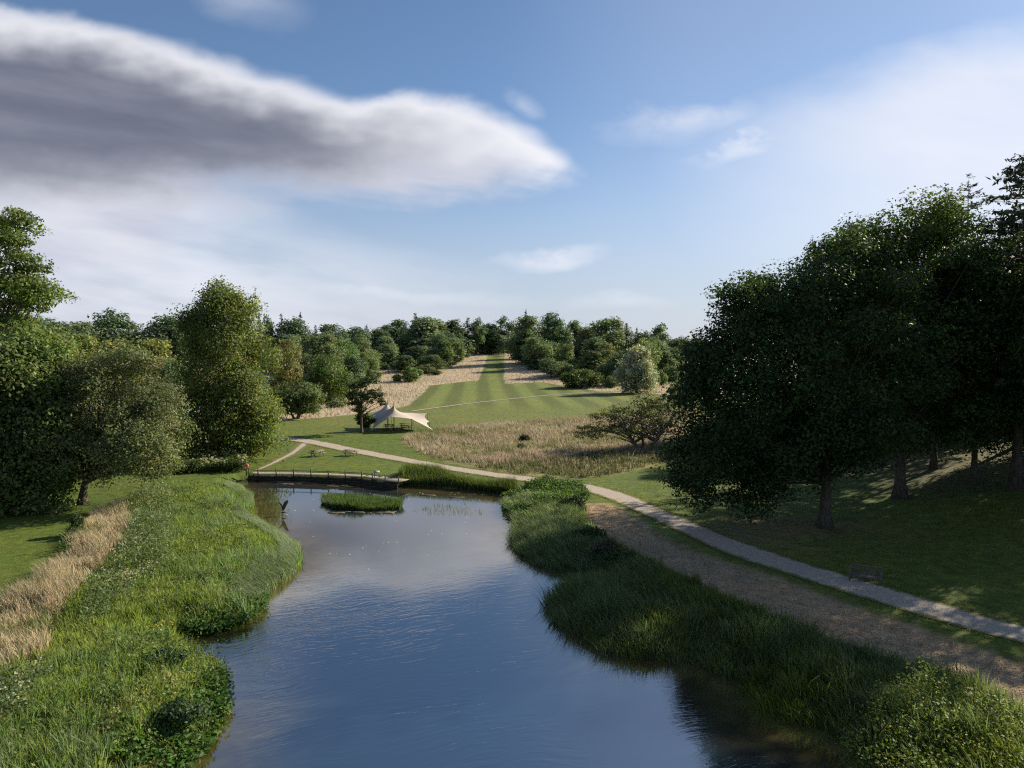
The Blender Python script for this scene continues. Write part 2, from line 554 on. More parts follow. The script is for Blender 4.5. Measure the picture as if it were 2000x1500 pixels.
def path_mat():
    m, t, out = new_mat('gravel')
    geo = t.node('ShaderNodeNewGeometry'); pos = geo.outputs['Position']
    at = t.node('ShaderNodeAttribute', attribute_name='edge')
    n1_ = t.noise(pos, 0.9, 5.0, 0.65); n2_ = t.noise(pos, 9.0, 4.0, 0.7)
    c = t.mix(t.mapr(n2_, 0.3, 0.7), (0.27, 0.225, 0.175), (0.47, 0.41, 0.33))
    c = t.mix(t.mapr(n1_, 0.58, 0.72, 0.0, 0.6), c, (0.19, 0.16, 0.125))
    e = t.math('ADD', at.outputs['Fac'], t.math('MULTIPLY', t.math('SUBTRACT', n1_, 0.5), 0.9))
    c = t.mix(t.mapr(e, 0.62, 0.92), c, (0.13, 0.13, 0.045))
    p = t.node('ShaderNodeBsdfPrincipled'); t.put(p.inputs['Base Color'], c)
    p.inputs['Roughness'].default_value = 0.9; p.inputs['Specular IOR Level'].default_value = 0.15
    bn = t.node('ShaderNodeBump'); bn.inputs['Strength'].default_value = 0.5; bn.inputs['Distance'].default_value = 0.05
    t.l.new(n2_, bn.inputs['Height']); t.l.new(bn.outputs[0], p.inputs['Normal'])
    t.l.new(p.outputs[0], out.inputs[0])
    return m


def water_mat():
    m, t, out = new_mat('pond_water')
    geo = t.node('ShaderNodeNewGeometry'); pos = geo.outputs['Position']
    at = t.node('ShaderNodeAttribute', attribute_name='depth')
    px_, py_, pz_ = t.xyz(pos)[:3]
    # wind ripples: crests run across the pond, finer patches further out
    wob = t.noise(pos, 0.22, 2.0, 0.5)
    wob2 = t.noise(pos, 0.6, 2.0, 0.5)
    rx = t.math('ADD', t.math('MULTIPLY', px_, -0.42), t.math('MULTIPLY', py_, 1.0))
    rx = t.math('ADD', rx, t.math('MULTIPLY', wob, 2.6))
    along = t.math('ADD', t.math('MULTIPLY', px_, 0.9), t.math('MULTIPLY', py_, 0.4))
    rp = t.comb(t.math('MULTIPLY', rx, 3.4), t.math('MULTIPLY', along, 0.6), wob2)
    rip = t.noise(rp, 1.15, 3.0, 0.5, 0.3)
    fine = t.noise(pos, 5.0, 3.0, 0.6)
    patch = t.mapr(t.noise(pos, 0.07, 3.0, 0.5), 0.36, 0.62, 0.35, 1.0)
    calm = t.mapr(py_, 30.0, 56.0, 1.0, 0.06)
    lee = t.mapr(at.outputs['Fac'], 0.2, 2.2, 0.25, 1.0)
    amp = t.math('MULTIPLY', t.math('MULTIPLY', patch, calm), lee)
    hgt = t.math('ADD', t.math('MULTIPLY', t.math('MULTIPLY', rip, amp), 0.017), t.math('MULTIPLY', t.math('MULTIPLY', fine, t.math('ADD', t.math('MULTIPLY', amp, 0.6), 0.12)), 0.004))
    bn = t.node('ShaderNodeBump'); bn.inputs['Strength'].default_value = 1.0; bn.inputs['Distance'].default_value = 1.0
    t.l.new(hgt, bn.inputs['Height'])
    p = t.node('ShaderNodeBsdfPrincipled')
    mud = t.mix(t.mapr(t.noise(pos, 0.8, 4.0, 0.6), 0.3, 0.7), (0.052, 0.040, 0.014), (0.095, 0.075, 0.028))
    deep = t.mix(t.mapr(at.outputs['Fac'], 0.3, 5.0), mud, (0.010, 0.020, 0.030))
    shallow = t.mapr(py_, 60.0, 76.0, 0.0, 0.15)         # the silted far end of the pond
    deep = t.mix(shallow, deep, (0.060, 0.050, 0.018))
    t.put(p.inputs['Base Color'], deep)
    p.inputs['Roughness'].default_value = 0.04
    p.inputs['IOR'].default_value = 4.2
    t.l.new(bn.outputs[0], p.inputs['Normal'])
    t.l.new(p.outputs[0], out.inputs[0])
    return m


TURF, GRAVEL, WATER = ground_mat(), path_mat(), water_mat()

# ------------------------------------------------------------------ ground
def axis(*segs):
    out = []
    for a, b, st in segs:
        n = max(1, int(round((b - a) / st)))
        out += list(np.linspace(a, b, n, endpoint=False))
    return np.array(out + [segs[-1][1]])


xs = axis((-3500, -400, 300), (-400, -60, 6), (-60, 60, 0.85), (60, 400, 6), (400, 3500, 300))
ys = axis((-1500, -60, 120), (-60, 14, 3), (14, 105, 0.85), (105, 290, 1.6), (290, 520, 4), (520, 4500, 250))
GX, GY = np.meshgrid(xs, ys)
P2 = np.stack([GX.ravel(), GY.ravel()], 1)
gz = Hfull(P2[:, 0], P2[:, 1])
sdM, sdL, sdC, sdP = sdist(P2, MEADOW), sdist(P2, LAWN), sdist(P2, CUTBANK), sdist(P2, POND)
lawn_c = np.array([0.085, 0.122, 0.022])
hay_c = np.array([0.40, 0.345, 0.245])
wob = wav(P2, 0.25, 3)
col = np.tile(hay_c, (len(P2), 1)) * (1 + 0.12 * wav(P2, 0.06, 5))[:, None]


def blend(c, target, k):
    return c * (1 - k[:, None]) + np.asarray(target) * k[:, None]


kl = smooth(sdL + 0.2 * wob, 0.4, -0.4)
lawn_v = lawn_c * (1 + 0.10 * wav(P2, 0.09, 8))[:, None] * np.array([1.0, 1.0, 1.0])
dry = smooth(wav(P2, 0.055, 11), 0.15, 0.9)
lawn_v = blend(lawn_v, [0.145, 0.145, 0.038], 0.65 * dry)
far_l = smooth(P2[:, 1], 112, 150)
lawn_v = blend(lawn_v, [0.122, 0.150, 0.040], 0.8 * far_l)
# mown stripes on the great lawn and the avenue
str_ = np.sin((P2[:, 0] + 9.0 + 0.05 * (P2[:, 1] - 270)) * 2 * np.pi / 9.0)
kst = smooth(P2[:, 1], 158, 185)
lawn_v = lawn_v * (1 + (0.22 * np.tanh(2.5 * str_) * kst)[:, None])
col = blend(col, lawn_v, kl)
col = blend(col, [0.21, 0.19, 0.09], smooth(sdM, 0.5, -0.5))
col = blend(col, [0.34, 0.26, 0.17], smooth(sdC + 0.5 * wob, 0.5, -0.5))
# leaf litter below the right hand wood; slope litter darkened to stand for shade
lit_k = smooth(P2[:, 0], 30, 44) * smooth(P2[:, 1], 48, 66) * smooth(P2[:, 1], 190, 120) * smooth(wav(P2, 0.16, 21), -0.5, 0.4)
col = blend(col, [0.105, 0.098, 0.045], 0.8 * lit_k)
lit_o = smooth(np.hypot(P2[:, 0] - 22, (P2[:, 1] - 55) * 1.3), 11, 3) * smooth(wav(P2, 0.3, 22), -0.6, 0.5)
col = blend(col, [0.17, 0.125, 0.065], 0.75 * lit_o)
kmud = smooth(sdP, 3.0, 0.6) * (P2[:, 1] < 100)
col = blend(col, [0.06, 0.06, 0.02], kmud * (P2[:, 1] < 76))
col = blend(col, [0.05, 0.042, 0.02], smooth(sdP, 0.4, -0.6))
nx, ny = len(xs), len(ys)
ii = (np.arange(ny - 1)[:, None] * nx + np.arange(nx - 1)[None]).ravel()
gq = np.stack([ii, ii + 1, ii + nx + 1, ii + nx], 1)
gm = mesh_np('ground', np.column_stack([P2, gz]), gq, None, [TURF], np.clip(col, 0.01, 1), True)
tag(link('ground', gm), kind='structure')

# pond water sheet
wx, wy = np.arange(-42, 40.1, 1.0), np.arange(-22, 86.1, 1.0)
WX, WY = np.meshgrid(wx, wy)
WP = np.stack([WX.ravel(), WY.ravel()], 1)
wd = np.maximum(-sdist(WP, POND), 0)
i2 = (np.arange(len(wy) - 1)[:, None] * len(wx) + np.arange(len(wx) - 1)[None]).ravel()
wq = np.stack([i2, i2 + 1, i2 + len(wx) + 1, i2 + len(wx)], 1)
keep = (sdist(WP[wq].mean(1), POND) < 2.5)
wm = mesh_np('pond_water', np.column_stack([WP, np.full(len(WP), WATER_Z)]), wq[keep], None, [WATER], None, True, {'depth': wd})
tag(link('pond_water', wm), kind='structure')


# ------------------------------------------------------------------ paths
def resample(C, Wd, step):
    C = np.asarray(C, float)
    s = np.concatenate([[0], np.cumsum(np.linalg.norm(np.diff(C, axis=0), axis=1))])
    n = int(s[-1] / step) + 2
    t = np.linspace(0, s[-1], n)
    P = np.stack([np.interp(t, s, C[:, k]) for k in range(2)], 1)
    ker = np.array([1, 2, 3, 2, 1.0]) / 9
    for _ in range(6):
        Q = P.copy()
        for k in range(2):
            Q[2:-2, k] = np.convolve(P[:, k], ker, 'valid')
        P = Q
    return P, np.interp(t, s, Wd)


def ribbon(name, C, Wd, step, lift, mat, across=6, jag=0.12, seed=1, fade=1.0):
    P, wv = resample(C, Wd, step)
    tg = np.gradient(P, axis=0); tg /= np.linalg.norm(tg, axis=1)[:, None]
    nr = np.stack([-tg[:, 1], tg[:, 0]], 1)
    k = np.linspace(-1, 1, across + 1)
    wl = wv / 2 * (1 + jag * wav(P, 0.7, seed)); wr = wv / 2 * (1 + jag * wav(P, 0.7, seed + 1))
    off = np.where(k[None] < 0, wl[:, None], wr[:, None]) * k[None]
    V = P[:, None] + nr[:, None] * off[..., None]
    z = Hfull(V[..., 0], V[..., 1]) + lift
    V3 = np.dstack([V, z]).reshape(-1, 3)
    n, m_ = len(P), across + 1
    a = (np.arange(n - 1)[:, None] * m_ + np.arange(m_ - 1)[None]).ravel()
    q = np.stack([a, a + m_, a + m_ + 1, a + 1], 1)
    me = mesh_np(name, V3, q, None, [mat], None, True, {'edge': np.tile(np.abs(k), n) * fade + (fade - 1) * 0.55})
    return tag(link(name, me), kind='structure')


# main path: width measured as the vertical extent of the path on the photograph
pc, pw = [], []
for a, b, hh in PATH_A:
    p = on_plane(a, b); q1 = on_plane(a, b - hh / 2); q2 = on_plane(a, b + hh / 2)
    pc.append(p); pw.append(np.linalg.norm(q1 - q2))
pc = [np.array([75.0, -8.0]), np.array([56.0, 8.0]), np.array([42.0, 20.5])] + pc[1:]; pw = [2.6, 2.6, 2.6] + pw[1:]
pc, pw = np.array(pc), np.array(pw)
tgp = np.gradient(pc, axis=0); tgp /= np.linalg.norm(tgp, axis=1)[:, None]
view = pc / np.linalg.norm(pc, axis=1)[:, None]
cr = np.abs(view[:, 0] * tgp[:, 1] - view[:, 1] * tgp[:, 0])
pw = np.clip(pw * np.maximum(cr, 0.25), 1.9, 3.2)
PATHC, PATHW = pc, pw
ribbon('gravel_path', pc, pw, 0.6, 0.03, GRAVEL, 6, 0.10, 3)
tr1 = [ground_at(*p)[:2] for p in ((505, 826), (545, 823), (620, 816), (700, 808))]
ribbon('mown_lawn_path', tr1, [1.5] * 4, 1.0, 0.03, GRAVEL, 4, 0.15, 5)
tr2 = [ground_at(*p)[:2] for p in ((806, 803), (840, 798), (900, 790), (980, 781), (1060, 773), (1120, 768), (1180, 765), (1250, 764), (1330, 768))]
ribbon('field_track_path', tr2, [1.9] * 9, 1.5, 0.05, GRAVEL, 4, 0.3, 7, 1.3)
tr3 = [on_plane(*p) for p in ((598, 863), (588, 873), (572, 885), (545, 899), (520, 911), (500, 919))]
ribbon('worn_side_path', tr3, [2.6, 2.4, 1.9, 1.4, 1.0, 0.7], 0.6, 0.022, GRAVEL, 5, 0.35, 9, 1.5)


# ------------------------------------------------------------------ foliage engine
def leafcards(C, N, size, r, fold=0.25, asp=0.62, droop=0.0):
    """rhombic leaf cards at centres C facing N"""
    n = len(C)
    N = N / (np.linalg.norm(N, axis=1)[:, None] + 1e-9)
    t = r.normal(size=(n, 3)); t[:, 2] -= droop
    t -= (t * N).sum(1)[:, None] * N
    t /= np.linalg.norm(t, axis=1)[:, None] + 1e-9
    b = np.cross(N, t)
    s = np.broadcast_to(size, n)[:, None]
    V = np.stack([C - t * s * 0.5, C - b * s * asp * 0.5 + N * s * fold * 0.25 + t * s * 0.08, C + t * s * 0.5, C + b * s * asp * 0.5 + N * s * fold * 0.25 + t * s * 0.08], 1)
    return V.reshape(-1, 3), np.arange(4 * n).reshape(-1, 4)


def crown_pts(lobes, n, r, shell=0.55, bump=0.2, bfreq=1.4, seed=0, inner=0.22):
    """clump centres over the outside of a set of ellipsoid lobes"""
    L = np.asarray(lobes, float)
    area = (L[:, 3] * L[:, 4] + L[:, 3] * L[:, 5] + L[:, 4] * L[:, 5])
    k = r.choice(len(L), size=int(n * 2.2), p=area / area.sum())
    d = r.normal(size=(len(k), 3)); d /= np.linalg.norm(d, axis=1)[:, None]
    f = shell + (1 - shell) * np.sqrt(r.random(len(k)))
    inn = r.random(len(k)) < inner
    f = np.where(inn, shell * np.cbrt(r.random(len(k))), f)
    rad = L[k, 3:6]
    g = 1 + bump * wav(L[k, :3] / rad.mean(1)[:, None] + d * bfreq * 2, 1.3, seed, 3)
    C = L[k, :3] + d * rad * (f * g)[:, None]
    okm = np.ones(len(k), bool)
    for j in range(len(L)):
        q = np.linalg.norm((C - L[j, :3]) / L[j, 3:6], axis=1)
        okm &= ~((q < 0.55) & (k != j) & (r.random(len(k)) < 0.75))
    C, d, k = C[okm][:n], d[okm][:n], k[okm][:n]
    return C, d


def leaf_crown(lobes, n_clump, clump_r, per, size, base, r, seed=0, var=0.25, shell=0.55, bump=0.2, flat=0.7, upb=0.45, droop=0.0, tip=None, jitter=0.9, zmin=None, inner=0.22, asp=0.62):
    C, d = crown_pts(lobes, n_clump, r, shell, bump, 1.4, seed, inner)
    if zmin is not None:
        k = C[:, 2] > zmin; C, d = C[k], d[k]
    m = len(C)
    cr_ = clump_r * (0.6 + 0.8 * r.random(m))
    idx = np.repeat(np.arange(m), per)
    off = r.normal(size=(len(idx), 3)); off /= np.linalg.norm(off, axis=1)[:, None]
    off *= (cr_[idx] * np.cbrt(r.random(len(idx))))[:, None]
    off[:, 2] *= flat
    off[:, 2] -= droop * cr_[idx] * r.random(len(idx)) * 1.5
    Pp = C[idx] + off
    N = d[idx] * 0.45 + off / cr_[idx][:, None] * 0.5 + np.array([0, 0, upb]) + r.normal(size=(len(idx), 3)) * jitter * 0.6
    sz = size * (0.6 + 0.8 * r.random(len(idx)))
    V, Q = leafcards(Pp, N, sz, r, droop=droop)
    cv = 1 + var * wav(C, 0.5, seed + 5, 3)
    cv *= 1 + 0.18 * r.normal(size=m)
    hue = 0.10 * r.normal(size=m)
    lv = np.clip(cv[idx] * (1 + 0.18 * r.normal(size=len(idx))), 0.35, 2.0)
    c = np.asarray(base)[None] * lv[:, None]
    c[:, 0] *= 1 + hue[idx]
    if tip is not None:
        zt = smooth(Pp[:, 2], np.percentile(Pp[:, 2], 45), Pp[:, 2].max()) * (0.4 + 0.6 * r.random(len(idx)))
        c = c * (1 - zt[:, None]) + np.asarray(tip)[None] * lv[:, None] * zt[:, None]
    return V, Q, np.repeat(np.clip(c, 0.004, 0.9), 4, 0), C


def bez(a, b, c, n):
    t = np.linspace(0, 1, n)[:, None]
    return (1 - t) ** 2 * a + 2 * t * (1 - t) * b + t * t * c


def trunk_mesh(name, height, r0, C, r, limbs=30, mat=BARK, lean=(0, 0), first=0.22, sides=9, stems=1, spread=0.0, limb_r=0.32, zlim=None):
    mb = MB()
    heads = []
    for s in range(stems):
        an = s * 2.4 + r.random()
        sp = np.array([math.cos(an), math.sin(an)]) * spread
        n = 12
        t = np.linspace(0, 1, n)
        x = lean[0] * t ** 1.3 + sp[0] * t + 0.05 * r0 * np.cumsum(r.normal(size=n)) + sp[0] * 0.12
        y = lean[1] * t ** 1.3 + sp[1] * t + 0.05 * r0 * np.cumsum(r.normal(size=n)) + sp[1] * 0.12
        z = t * height - 0.25
        z[0] = -0.35
        rad = r0 * (1 - 0.88 * t) * (1 + 0.75 * np.exp(-t * height / (r0 * 2.0)))
        path = np.stack([x, y, z], 1)
        mb.tube(path, rad, sides)
        heads.append((path, rad, height))
    lb = MB()
    if len(C):
        pick = r.choice(len(C), size=min(limbs, len(C)), replace=False)
        for i in pick:
            path, rad, h = heads[r.integers(len(heads))]
            tz = np.clip(C[i][2] * (0.35 + 0.4 * r.random()) / h, first, 0.92)
            k = tz * (len(path) - 1)
            j = int(k)
            a = path[j] + (path[min(j + 1, len(path) - 1)] - path[j]) * (k - j)
            ra = rad[j] * (limb_r + 0.25 * r.random())
            c = C[i]
            mid = a * 0.5 + c * 0.5 + np.array([0, 0, np.linalg.norm(c[:2] - a[:2]) * 0.12]) + r.normal(size=3) * 0.04 * np.linalg.norm(c - a)
            (lb if limbs >= 25 else mb).tube(bez(a, mid, c, 6), np.linspace(ra, 0.018, 6), 5, False)
    me = mesh_np(name, np.vstack(mb.V), np.vstack(mb.Q), np.vstack(mb.T), [mat], smooth_f=True)
    lm = mesh_np('branches', np.vstack(lb.V), np.vstack(lb.Q), None, [mat], smooth_f=True) if lb.V else None
    return me, lm


def tree_obj(name, loc, trunk_me, crown_me, label, cat='tree', group=None, color=None, rz=0.0, scale=None):
    t = empty(name, loc, rz)
    if scale is not None:
        t.scale = scale
    tag(t, label, cat, group)
    if isinstance(trunk_me, tuple):
        tk = link('trunk', trunk_me[0], t)
        if trunk_me[1] is not None:
            tag(link('branches', trunk_me[1], tk), kind='stuff')
    elif trunk_me is not None:
        link('trunk', trunk_me, t)
    c = link('crown', crown_me, t)
    if color is not None:
        c.color = (*color, 1)
    return t


def lobe_px(d, base, items):
    """ellipsoids measured on the photograph at distance d, relative to the tree's foot"""
    out = []
    for it in items:
        px, py, rx, rz = it[:4]
        dd = it[4] if len(it) > 4 else 0.0
        ry = it[5] if len(it) > 5 else rx
        v_ = ray(px, py); t = (d + dd) / v_[1]
        out.append((v_[0] * t - base[0], d + dd - base[1], CAMZ + v_[2] * t - base[2], rx * d / F, ry * d / F, rz * d / F))
    return out


OAK_C, LIME_C, YEL_C = (0.036, 0.066, 0.019), (0.140, 0.172, 0.046), (0.10, 0.125, 0.022)
WIL_C, SIL_C, DARK_C = (0.115, 0.15, 0.05), (0.33, 0.35, 0.25), (0.030, 0.050, 0.018)


def big_tree(name, foot, items, n_clump, clump_r, per, size, base, label, seed, cat='tree', height=None, r0=0.4, limbs=40, mat=BARK, lean=(0, 0), stems=1, spread=0.0, first=0.22, rough=7, **kw):
    r = np.random.default_rng(seed)
    fx, fy = foot
    b = (fx, fy, float(Hfull(np.array([fx]), np.array([fy]))[0]))
    L = lobe_px(fy, b, items)
    if rough:
        extra = []
        for l in L:
            for _ in range(rough if l[3] > 1.5 else 2):
                dv = r.normal(size=3); dv /= np.linalg.norm(dv); dv[2] = abs(dv[2]) * 0.9 - 0.15
                q = r.uniform(0.22, 0.44)
                extra.append((l[0] + dv[0] * l[3] * 0.92, l[1] + dv[1] * l[4] * 0.92, l[2] + dv[2] * l[5] * 0.95, l[3] * q, l[4] * q, l[5] * q * 0.8))
        L = [(l[0], l[1], l[2], l[3] * 0.92, l[4] * 0.92, l[5] * 0.94) for l in L] + extra
    V, Q, c, C = leaf_crown(L, n_clump, clump_r, per, size, base, r, seed, **kw)
    cm = mesh_np('crown', V, Q, None, [LEAF], c)
    if height is None:
        height = max(l[2] + l[5] for l in L) * 0.86
    tm = trunk_mesh('trunk', height, r0, C, r, limbs, mat, lean, first, stems=stems, spread=spread)
    return tree_obj(name, b, tm, cm, label, cat), (tm, cm)


# ------------------------------------------------------------------ the two oaks and the wood on the right
oakA, oakA_m = big_tree('oak_tree', tuple(on_plane(1610, 1030)), [
    (1590, 720, 175, 205, 0), (1500, 780, 150, 200, -1), (1420, 800, 95, 190, -1, 120), (1372, 900, 58, 90, -1, 80), (1465, 965, 50, 42, -3, 60), (1350, 945, 36, 50, -1, 50), (1415, 690, 64, 90, 0), (1460, 600, 62, 64, 0), (1380, 770, 50, 80, 0),
    (1530, 600, 90, 90, 2), (1470, 610, 60, 70, 1), (1650, 840, 140, 75, 0), (1550, 880, 95, 55, -1), (1670, 560, 120, 100, 1)],
    1650, 1.25, 72, 0.26, OAK_C, 'broad dark oak whose lower boughs droop beside the gravel path', 11, r0=0.46, height=13, limbs=70, first=0.3, shell=0.5, bump=0.16, inner=0.32, tip=(0.055, 0.088, 0.020))  # tip: sunlight put into the colour of the upper leaves
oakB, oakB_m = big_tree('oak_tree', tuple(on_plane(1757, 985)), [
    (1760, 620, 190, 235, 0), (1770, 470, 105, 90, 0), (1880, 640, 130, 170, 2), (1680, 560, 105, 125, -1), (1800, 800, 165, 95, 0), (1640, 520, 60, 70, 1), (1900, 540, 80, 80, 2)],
    1150, 1.4, 86, 0.29, (0.042, 0.074, 0.018), 'tallest dark oak with sunlit top, further up the slope from the path', 12, r0=0.48, height=17, limbs=70, first=0.25, shell=0.5, bump=0.18, tip=(0.075, 0.105, 0.020))  # brighter tip colour paints the sunlit top of the crown


def conifer(name, foot, height, base_r, z0, seed, label, whorls=26, per=6, dens=9, spray=0.9, color=(0.030, 0.047, 0.026), droop=0.25, trunk_r=0.3, sparse=1.0, up=0.0, link_it=True, profile=1.0, cat='conifer'):
    r = np.random.default_rng(seed)
    mb = MB()
    n = 10
    t = np.linspace(0, 1, n)
    mb.tube(np.stack([0.05 * np.sin(t * 3), 0.04 * np.cos(t * 2.3), t * height - 0.3], 1), trunk_r * (1 - 0.93 * t) * (1 + 0.6 * np.exp(-t * height / 0.8)), 8)
    lb = MB()
    cen, nor, siz = [], [], []
    for i in range(whorls):
        f = i / (whorls - 1)
        z = z0 + (height - z0) * f ** 0.9
        ln = base_r * (1 - f) ** (0.8 * profile) * (0.75 + 0.5 * r.random()) + 0.25
        z_w = z
        for j in range(per):
            z = z_w + (height - z0) / whorls * (r.random() - 0.5) * 1.6
            if r.random() > sparse: continue
            an = r.random() * 6.283
            d = np.array([math.cos(an), math.sin(an), 0])
            l = ln * (0.6 + 0.5 * r.random())
            a = np.array([0, 0, z])
            e = a + d * l + np.array([0, 0, (up * (0.3 + f) - droop * (1 - 0.6 * f)) * l])
            mid = a + d * l * 0.5 + np.array([0, 0, (up + 0.08) * l * 0.35])
            br = bez(a, mid, e, 5)
            lb.tube(br, np.linspace(0.02 + 0.09 * trunk_r * (1 - f) * 2, 0.012, 5), 4, False)
            m = max(3, int(dens * (0.35 + l / base_r)))
            tt = 0.15 + 0.85 * r.random(m) ** 0.8
            cc = (1 - tt)[:, None] ** 2 * a + 2 * (tt * (1 - tt))[:, None] * mid + tt[:, None] ** 2 * e
            cc = cc + r.normal(size=(m, 3)) * np.array([0.22, 0.22, 0.14]) * spray * (0.5 + 0.5 * l / base_r)
            cc[:, 2] -= 0.12 * spray
            cen.append(cc)
            nor.append(r.normal(size=(m, 3)) * 0.7 + np.array([0, 0, 0.7]) + d * 0.2)
            siz.append(np.full(m, spray) * (0.5 + 0.6 * r.random(m)) * (0.5 + 0.5 * min(1, l / base_r * 1.4)))
    cen, nor, siz = np.vstack(cen), np.vstack(nor), np.concatenate(siz)
    V, Q = leafcards(cen, nor, siz, r, 0.1, 0.34, 0.3)
    c = np.asarray(color)[None] * np.clip(1 + 0.28 * r.normal(size=len(cen)), 0.4, 1.9)[:, None]
    cm = mesh_np('crown', V, Q, None, [NEEDLE], np.repeat(c, 4, 0))
    tm = (mesh_np('trunk', np.vstack(mb.V), np.vstack(mb.Q), np.vstack(mb.T), [BARK], smooth_f=True), mesh_np('branches', np.vstack(lb.V), np.vstack(lb.Q), None, [BARK], smooth_f=True))
    if not link_it:
        return tm, cm
    b = (foot[0], foot[1], float(H(foot[0], foot[1])))
    return tree_obj(name, b, tm, cm, label, cat), (tm, cm)


def foot_at(px, d):
    return ((px - CX) / F * d, d)


def top_h(px, py, d):
    v_ = ray(px, py)
    x = v_[0] * d / v_[1]
    return CAMZ + v_[2] * d / v_[1] - float(H(x, d))


_, tallcon_m = conifer('tall_conifer', foot_at(1993, 62), top_h(1993, 292, 62), 6.2, 9.0, 21, 'tallest conifer with bare lower trunk at the right edge', 34, 8, 26, 0.85, (0.050, 0.070, 0.040), 0.10, 0.42, 0.95, 0.15, True, 0.55)
_, larch_m = conifer('larch_tree', foot_at(1880, 84), top_h(1880, 348, 84), 4.6, 7.0, 22, 'thin larch with spiky open top rising behind the tallest oak', 34, 6, 15, 0.75, (0.050, 0.062, 0.040), 0.0, 0.30, 0.85, 0.35, True, 0.6)
conifer('larch_tree', foot_at(1838, 88), top_h(1838, 368, 88), 4.2, 7.0, 23, 'shorter larch top just left of the thin spiky larch', 32, 7, 14, 0.85, (0.040, 0.052, 0.034), 0.0, 0.28, 0.85, 0.35, True, 0.6)
conifer('larch_tree', foot_at(1583, 78), top_h(1583, 470, 78), 3.0, 6.0, 24, 'small larch tip poking out above the broad oak', 26, 6, 9, 0.7, (0.040, 0.052, 0.034), 0.05, 0.22, 0.8, 0.3)


def share_tree(name, meshes, foot, sc, rz, label, cat='tree', group=None, color=None):
    b = (foot[0], foot[1], float(H(foot[0], foot[1])))
    return tree_obj(name, b, meshes[0], meshes[1], label, cat, group, color, rz, sc)


share_tree('conifer_tree', tallcon_m, foot_at(1830, 73), (0.72, 0.72, 0.66), 1.1, 'dark conifer whose straight trunk shows right of the oak trunks', 'conifer')
share_tree('conifer_tree', tallcon_m, (57, 78), (0.9, 0.9, 0.85), 2.3, 'dark conifer deep in the wood behind the tall edge conifer', 'conifer')
share_tree('conifer_tree', tallcon_m, (66, 92), (1.0, 1.0, 0.85), 4.0, 'farthest dark conifer in the wood at the right edge', 'conifer')
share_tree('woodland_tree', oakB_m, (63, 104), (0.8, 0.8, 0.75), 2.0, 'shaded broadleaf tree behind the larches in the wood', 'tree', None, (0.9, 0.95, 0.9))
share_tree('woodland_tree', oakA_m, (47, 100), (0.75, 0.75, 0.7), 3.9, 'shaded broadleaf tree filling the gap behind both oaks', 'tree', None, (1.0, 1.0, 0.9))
share_tree('woodland_tree', oakA_m, (60, 62), (0.7, 0.7, 0.7), 5.0, 'woodland tree shading the slope beyond the bench')
share_tree('woodland_tree', oakB_m, (43.5, 66), (0.62, 0.62, 0.8), 4.4, 'dense shaded tree against the tall edge conifer')
share_tree('woodland_tree', oakB_m, (46, 56), (0.55, 0.55, 0.85), 1.4, 'shaded tree just beyond the right edge above the bench')
for x_, y_, sc_, lab in ((74, 116, 0.8, 'shaded woodland tree far behind the larches'), (58, 122, 0.8, 'shaded woodland tree at the back of the wood'), (95, 120, 0.9, 'woodland tree at the far right back of the wood')):
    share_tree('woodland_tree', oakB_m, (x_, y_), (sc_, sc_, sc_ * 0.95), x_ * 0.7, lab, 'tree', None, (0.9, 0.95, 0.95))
share_tree('conifer_tree', tallcon_m, (48, 50), (0.8, 0.8, 0.75), 0.4, 'conifer standing outside the frame beyond the bench', 'conifer')

# ------------------------------------------------------------------ trees on the left
lime, lime_m = big_tree('lime_tree', (-36.5, 93), [
    (440, 640, 66, 95, 0), (440, 720, 88, 110, 0), (445, 800, 92, 95, 0), (400, 800, 68, 95, 1), (478, 800, 58, 100, -1), (430, 585, 34, 44, 0), (400, 625, 40, 50, 1),
    (375, 860, 40, 40, 0), (500, 830, 38, 60, -1), (455, 850, 75, 45, -2)],
    1050, 1.5, 84, 0.30, LIME_C, 'tall conical lime tree with foliage to the ground by the pond', 31, r0=0.6, height=19, limbs=40, droop=0.5, bump=0.16, shell=0.55, upb=0.3)
big_tree('spreading_tree', tuple(on_plane(160, 985)), [
    (235, 790, 100, 112, 0), (170, 770, 85, 85, 1), (280, 850, 72, 85, -1), (200, 880, 110, 75, 0), (310, 900, 45, 45, -2), (110, 830, 60, 80, 1), (240, 720, 65, 42, 0)],
    1000, 1.05, 66, 0.22, (0.155, 0.178, 0.078), 'rounded small-leaved tree leaning over the tall bank plants', 32, r0=0.34, height=9, limbs=60, lean=(2.4, 0), first=0.25, bump=0.14, shell=0.5, upb=0.35)
edge_t, edge_m = big_tree('edge_tree', (-49, 66), [
    (15, 470, 55, 62, 0), (50, 585, 66, 62, 0), (-30, 560, 80, 100, 1), (20, 660, 70, 60, 1), (80, 575, 38, 34, -1), (-60, 680, 90, 90, 0), (45, 520, 34, 30, 0), (30, 420, 30, 28, 0)],
    400, 1.15, 80, 0.28, (0.115, 0.158, 0.034), 'tall open-crowned tree cut off by the left edge', 33, r0=0.5, height=21, limbs=60, bump=0.25, shell=0.45, flat=0.5)
big_tree('dense_tree', (-50, 62), [
    (20, 740, 75, 90, 0), (60, 700, 60, 62, 1), (-20, 800, 90, 100, 0), (60, 830, 70, 90, 0), (110, 760, 50, 60, 3), (40, 930, 80, 80, 0), (100, 930, 50, 70, 1), (-30, 950, 80, 70, -1)],
    850, 1.5, 62, 0.34, (0.115, 0.160, 0.048), 'dense leafy tree below the open-crowned tree at the lawn edge', 34, r0=0.4, height=12, limbs=20, bump=0.2)
share_tree('woodland_tree', lime_m, (55, 71), (0.8, 0.8, 0.8), 3.1, 'leafy tree reaching to the ground beside the tall edge conifer', 'tree', None, (0.4, 0.5, 0.5))
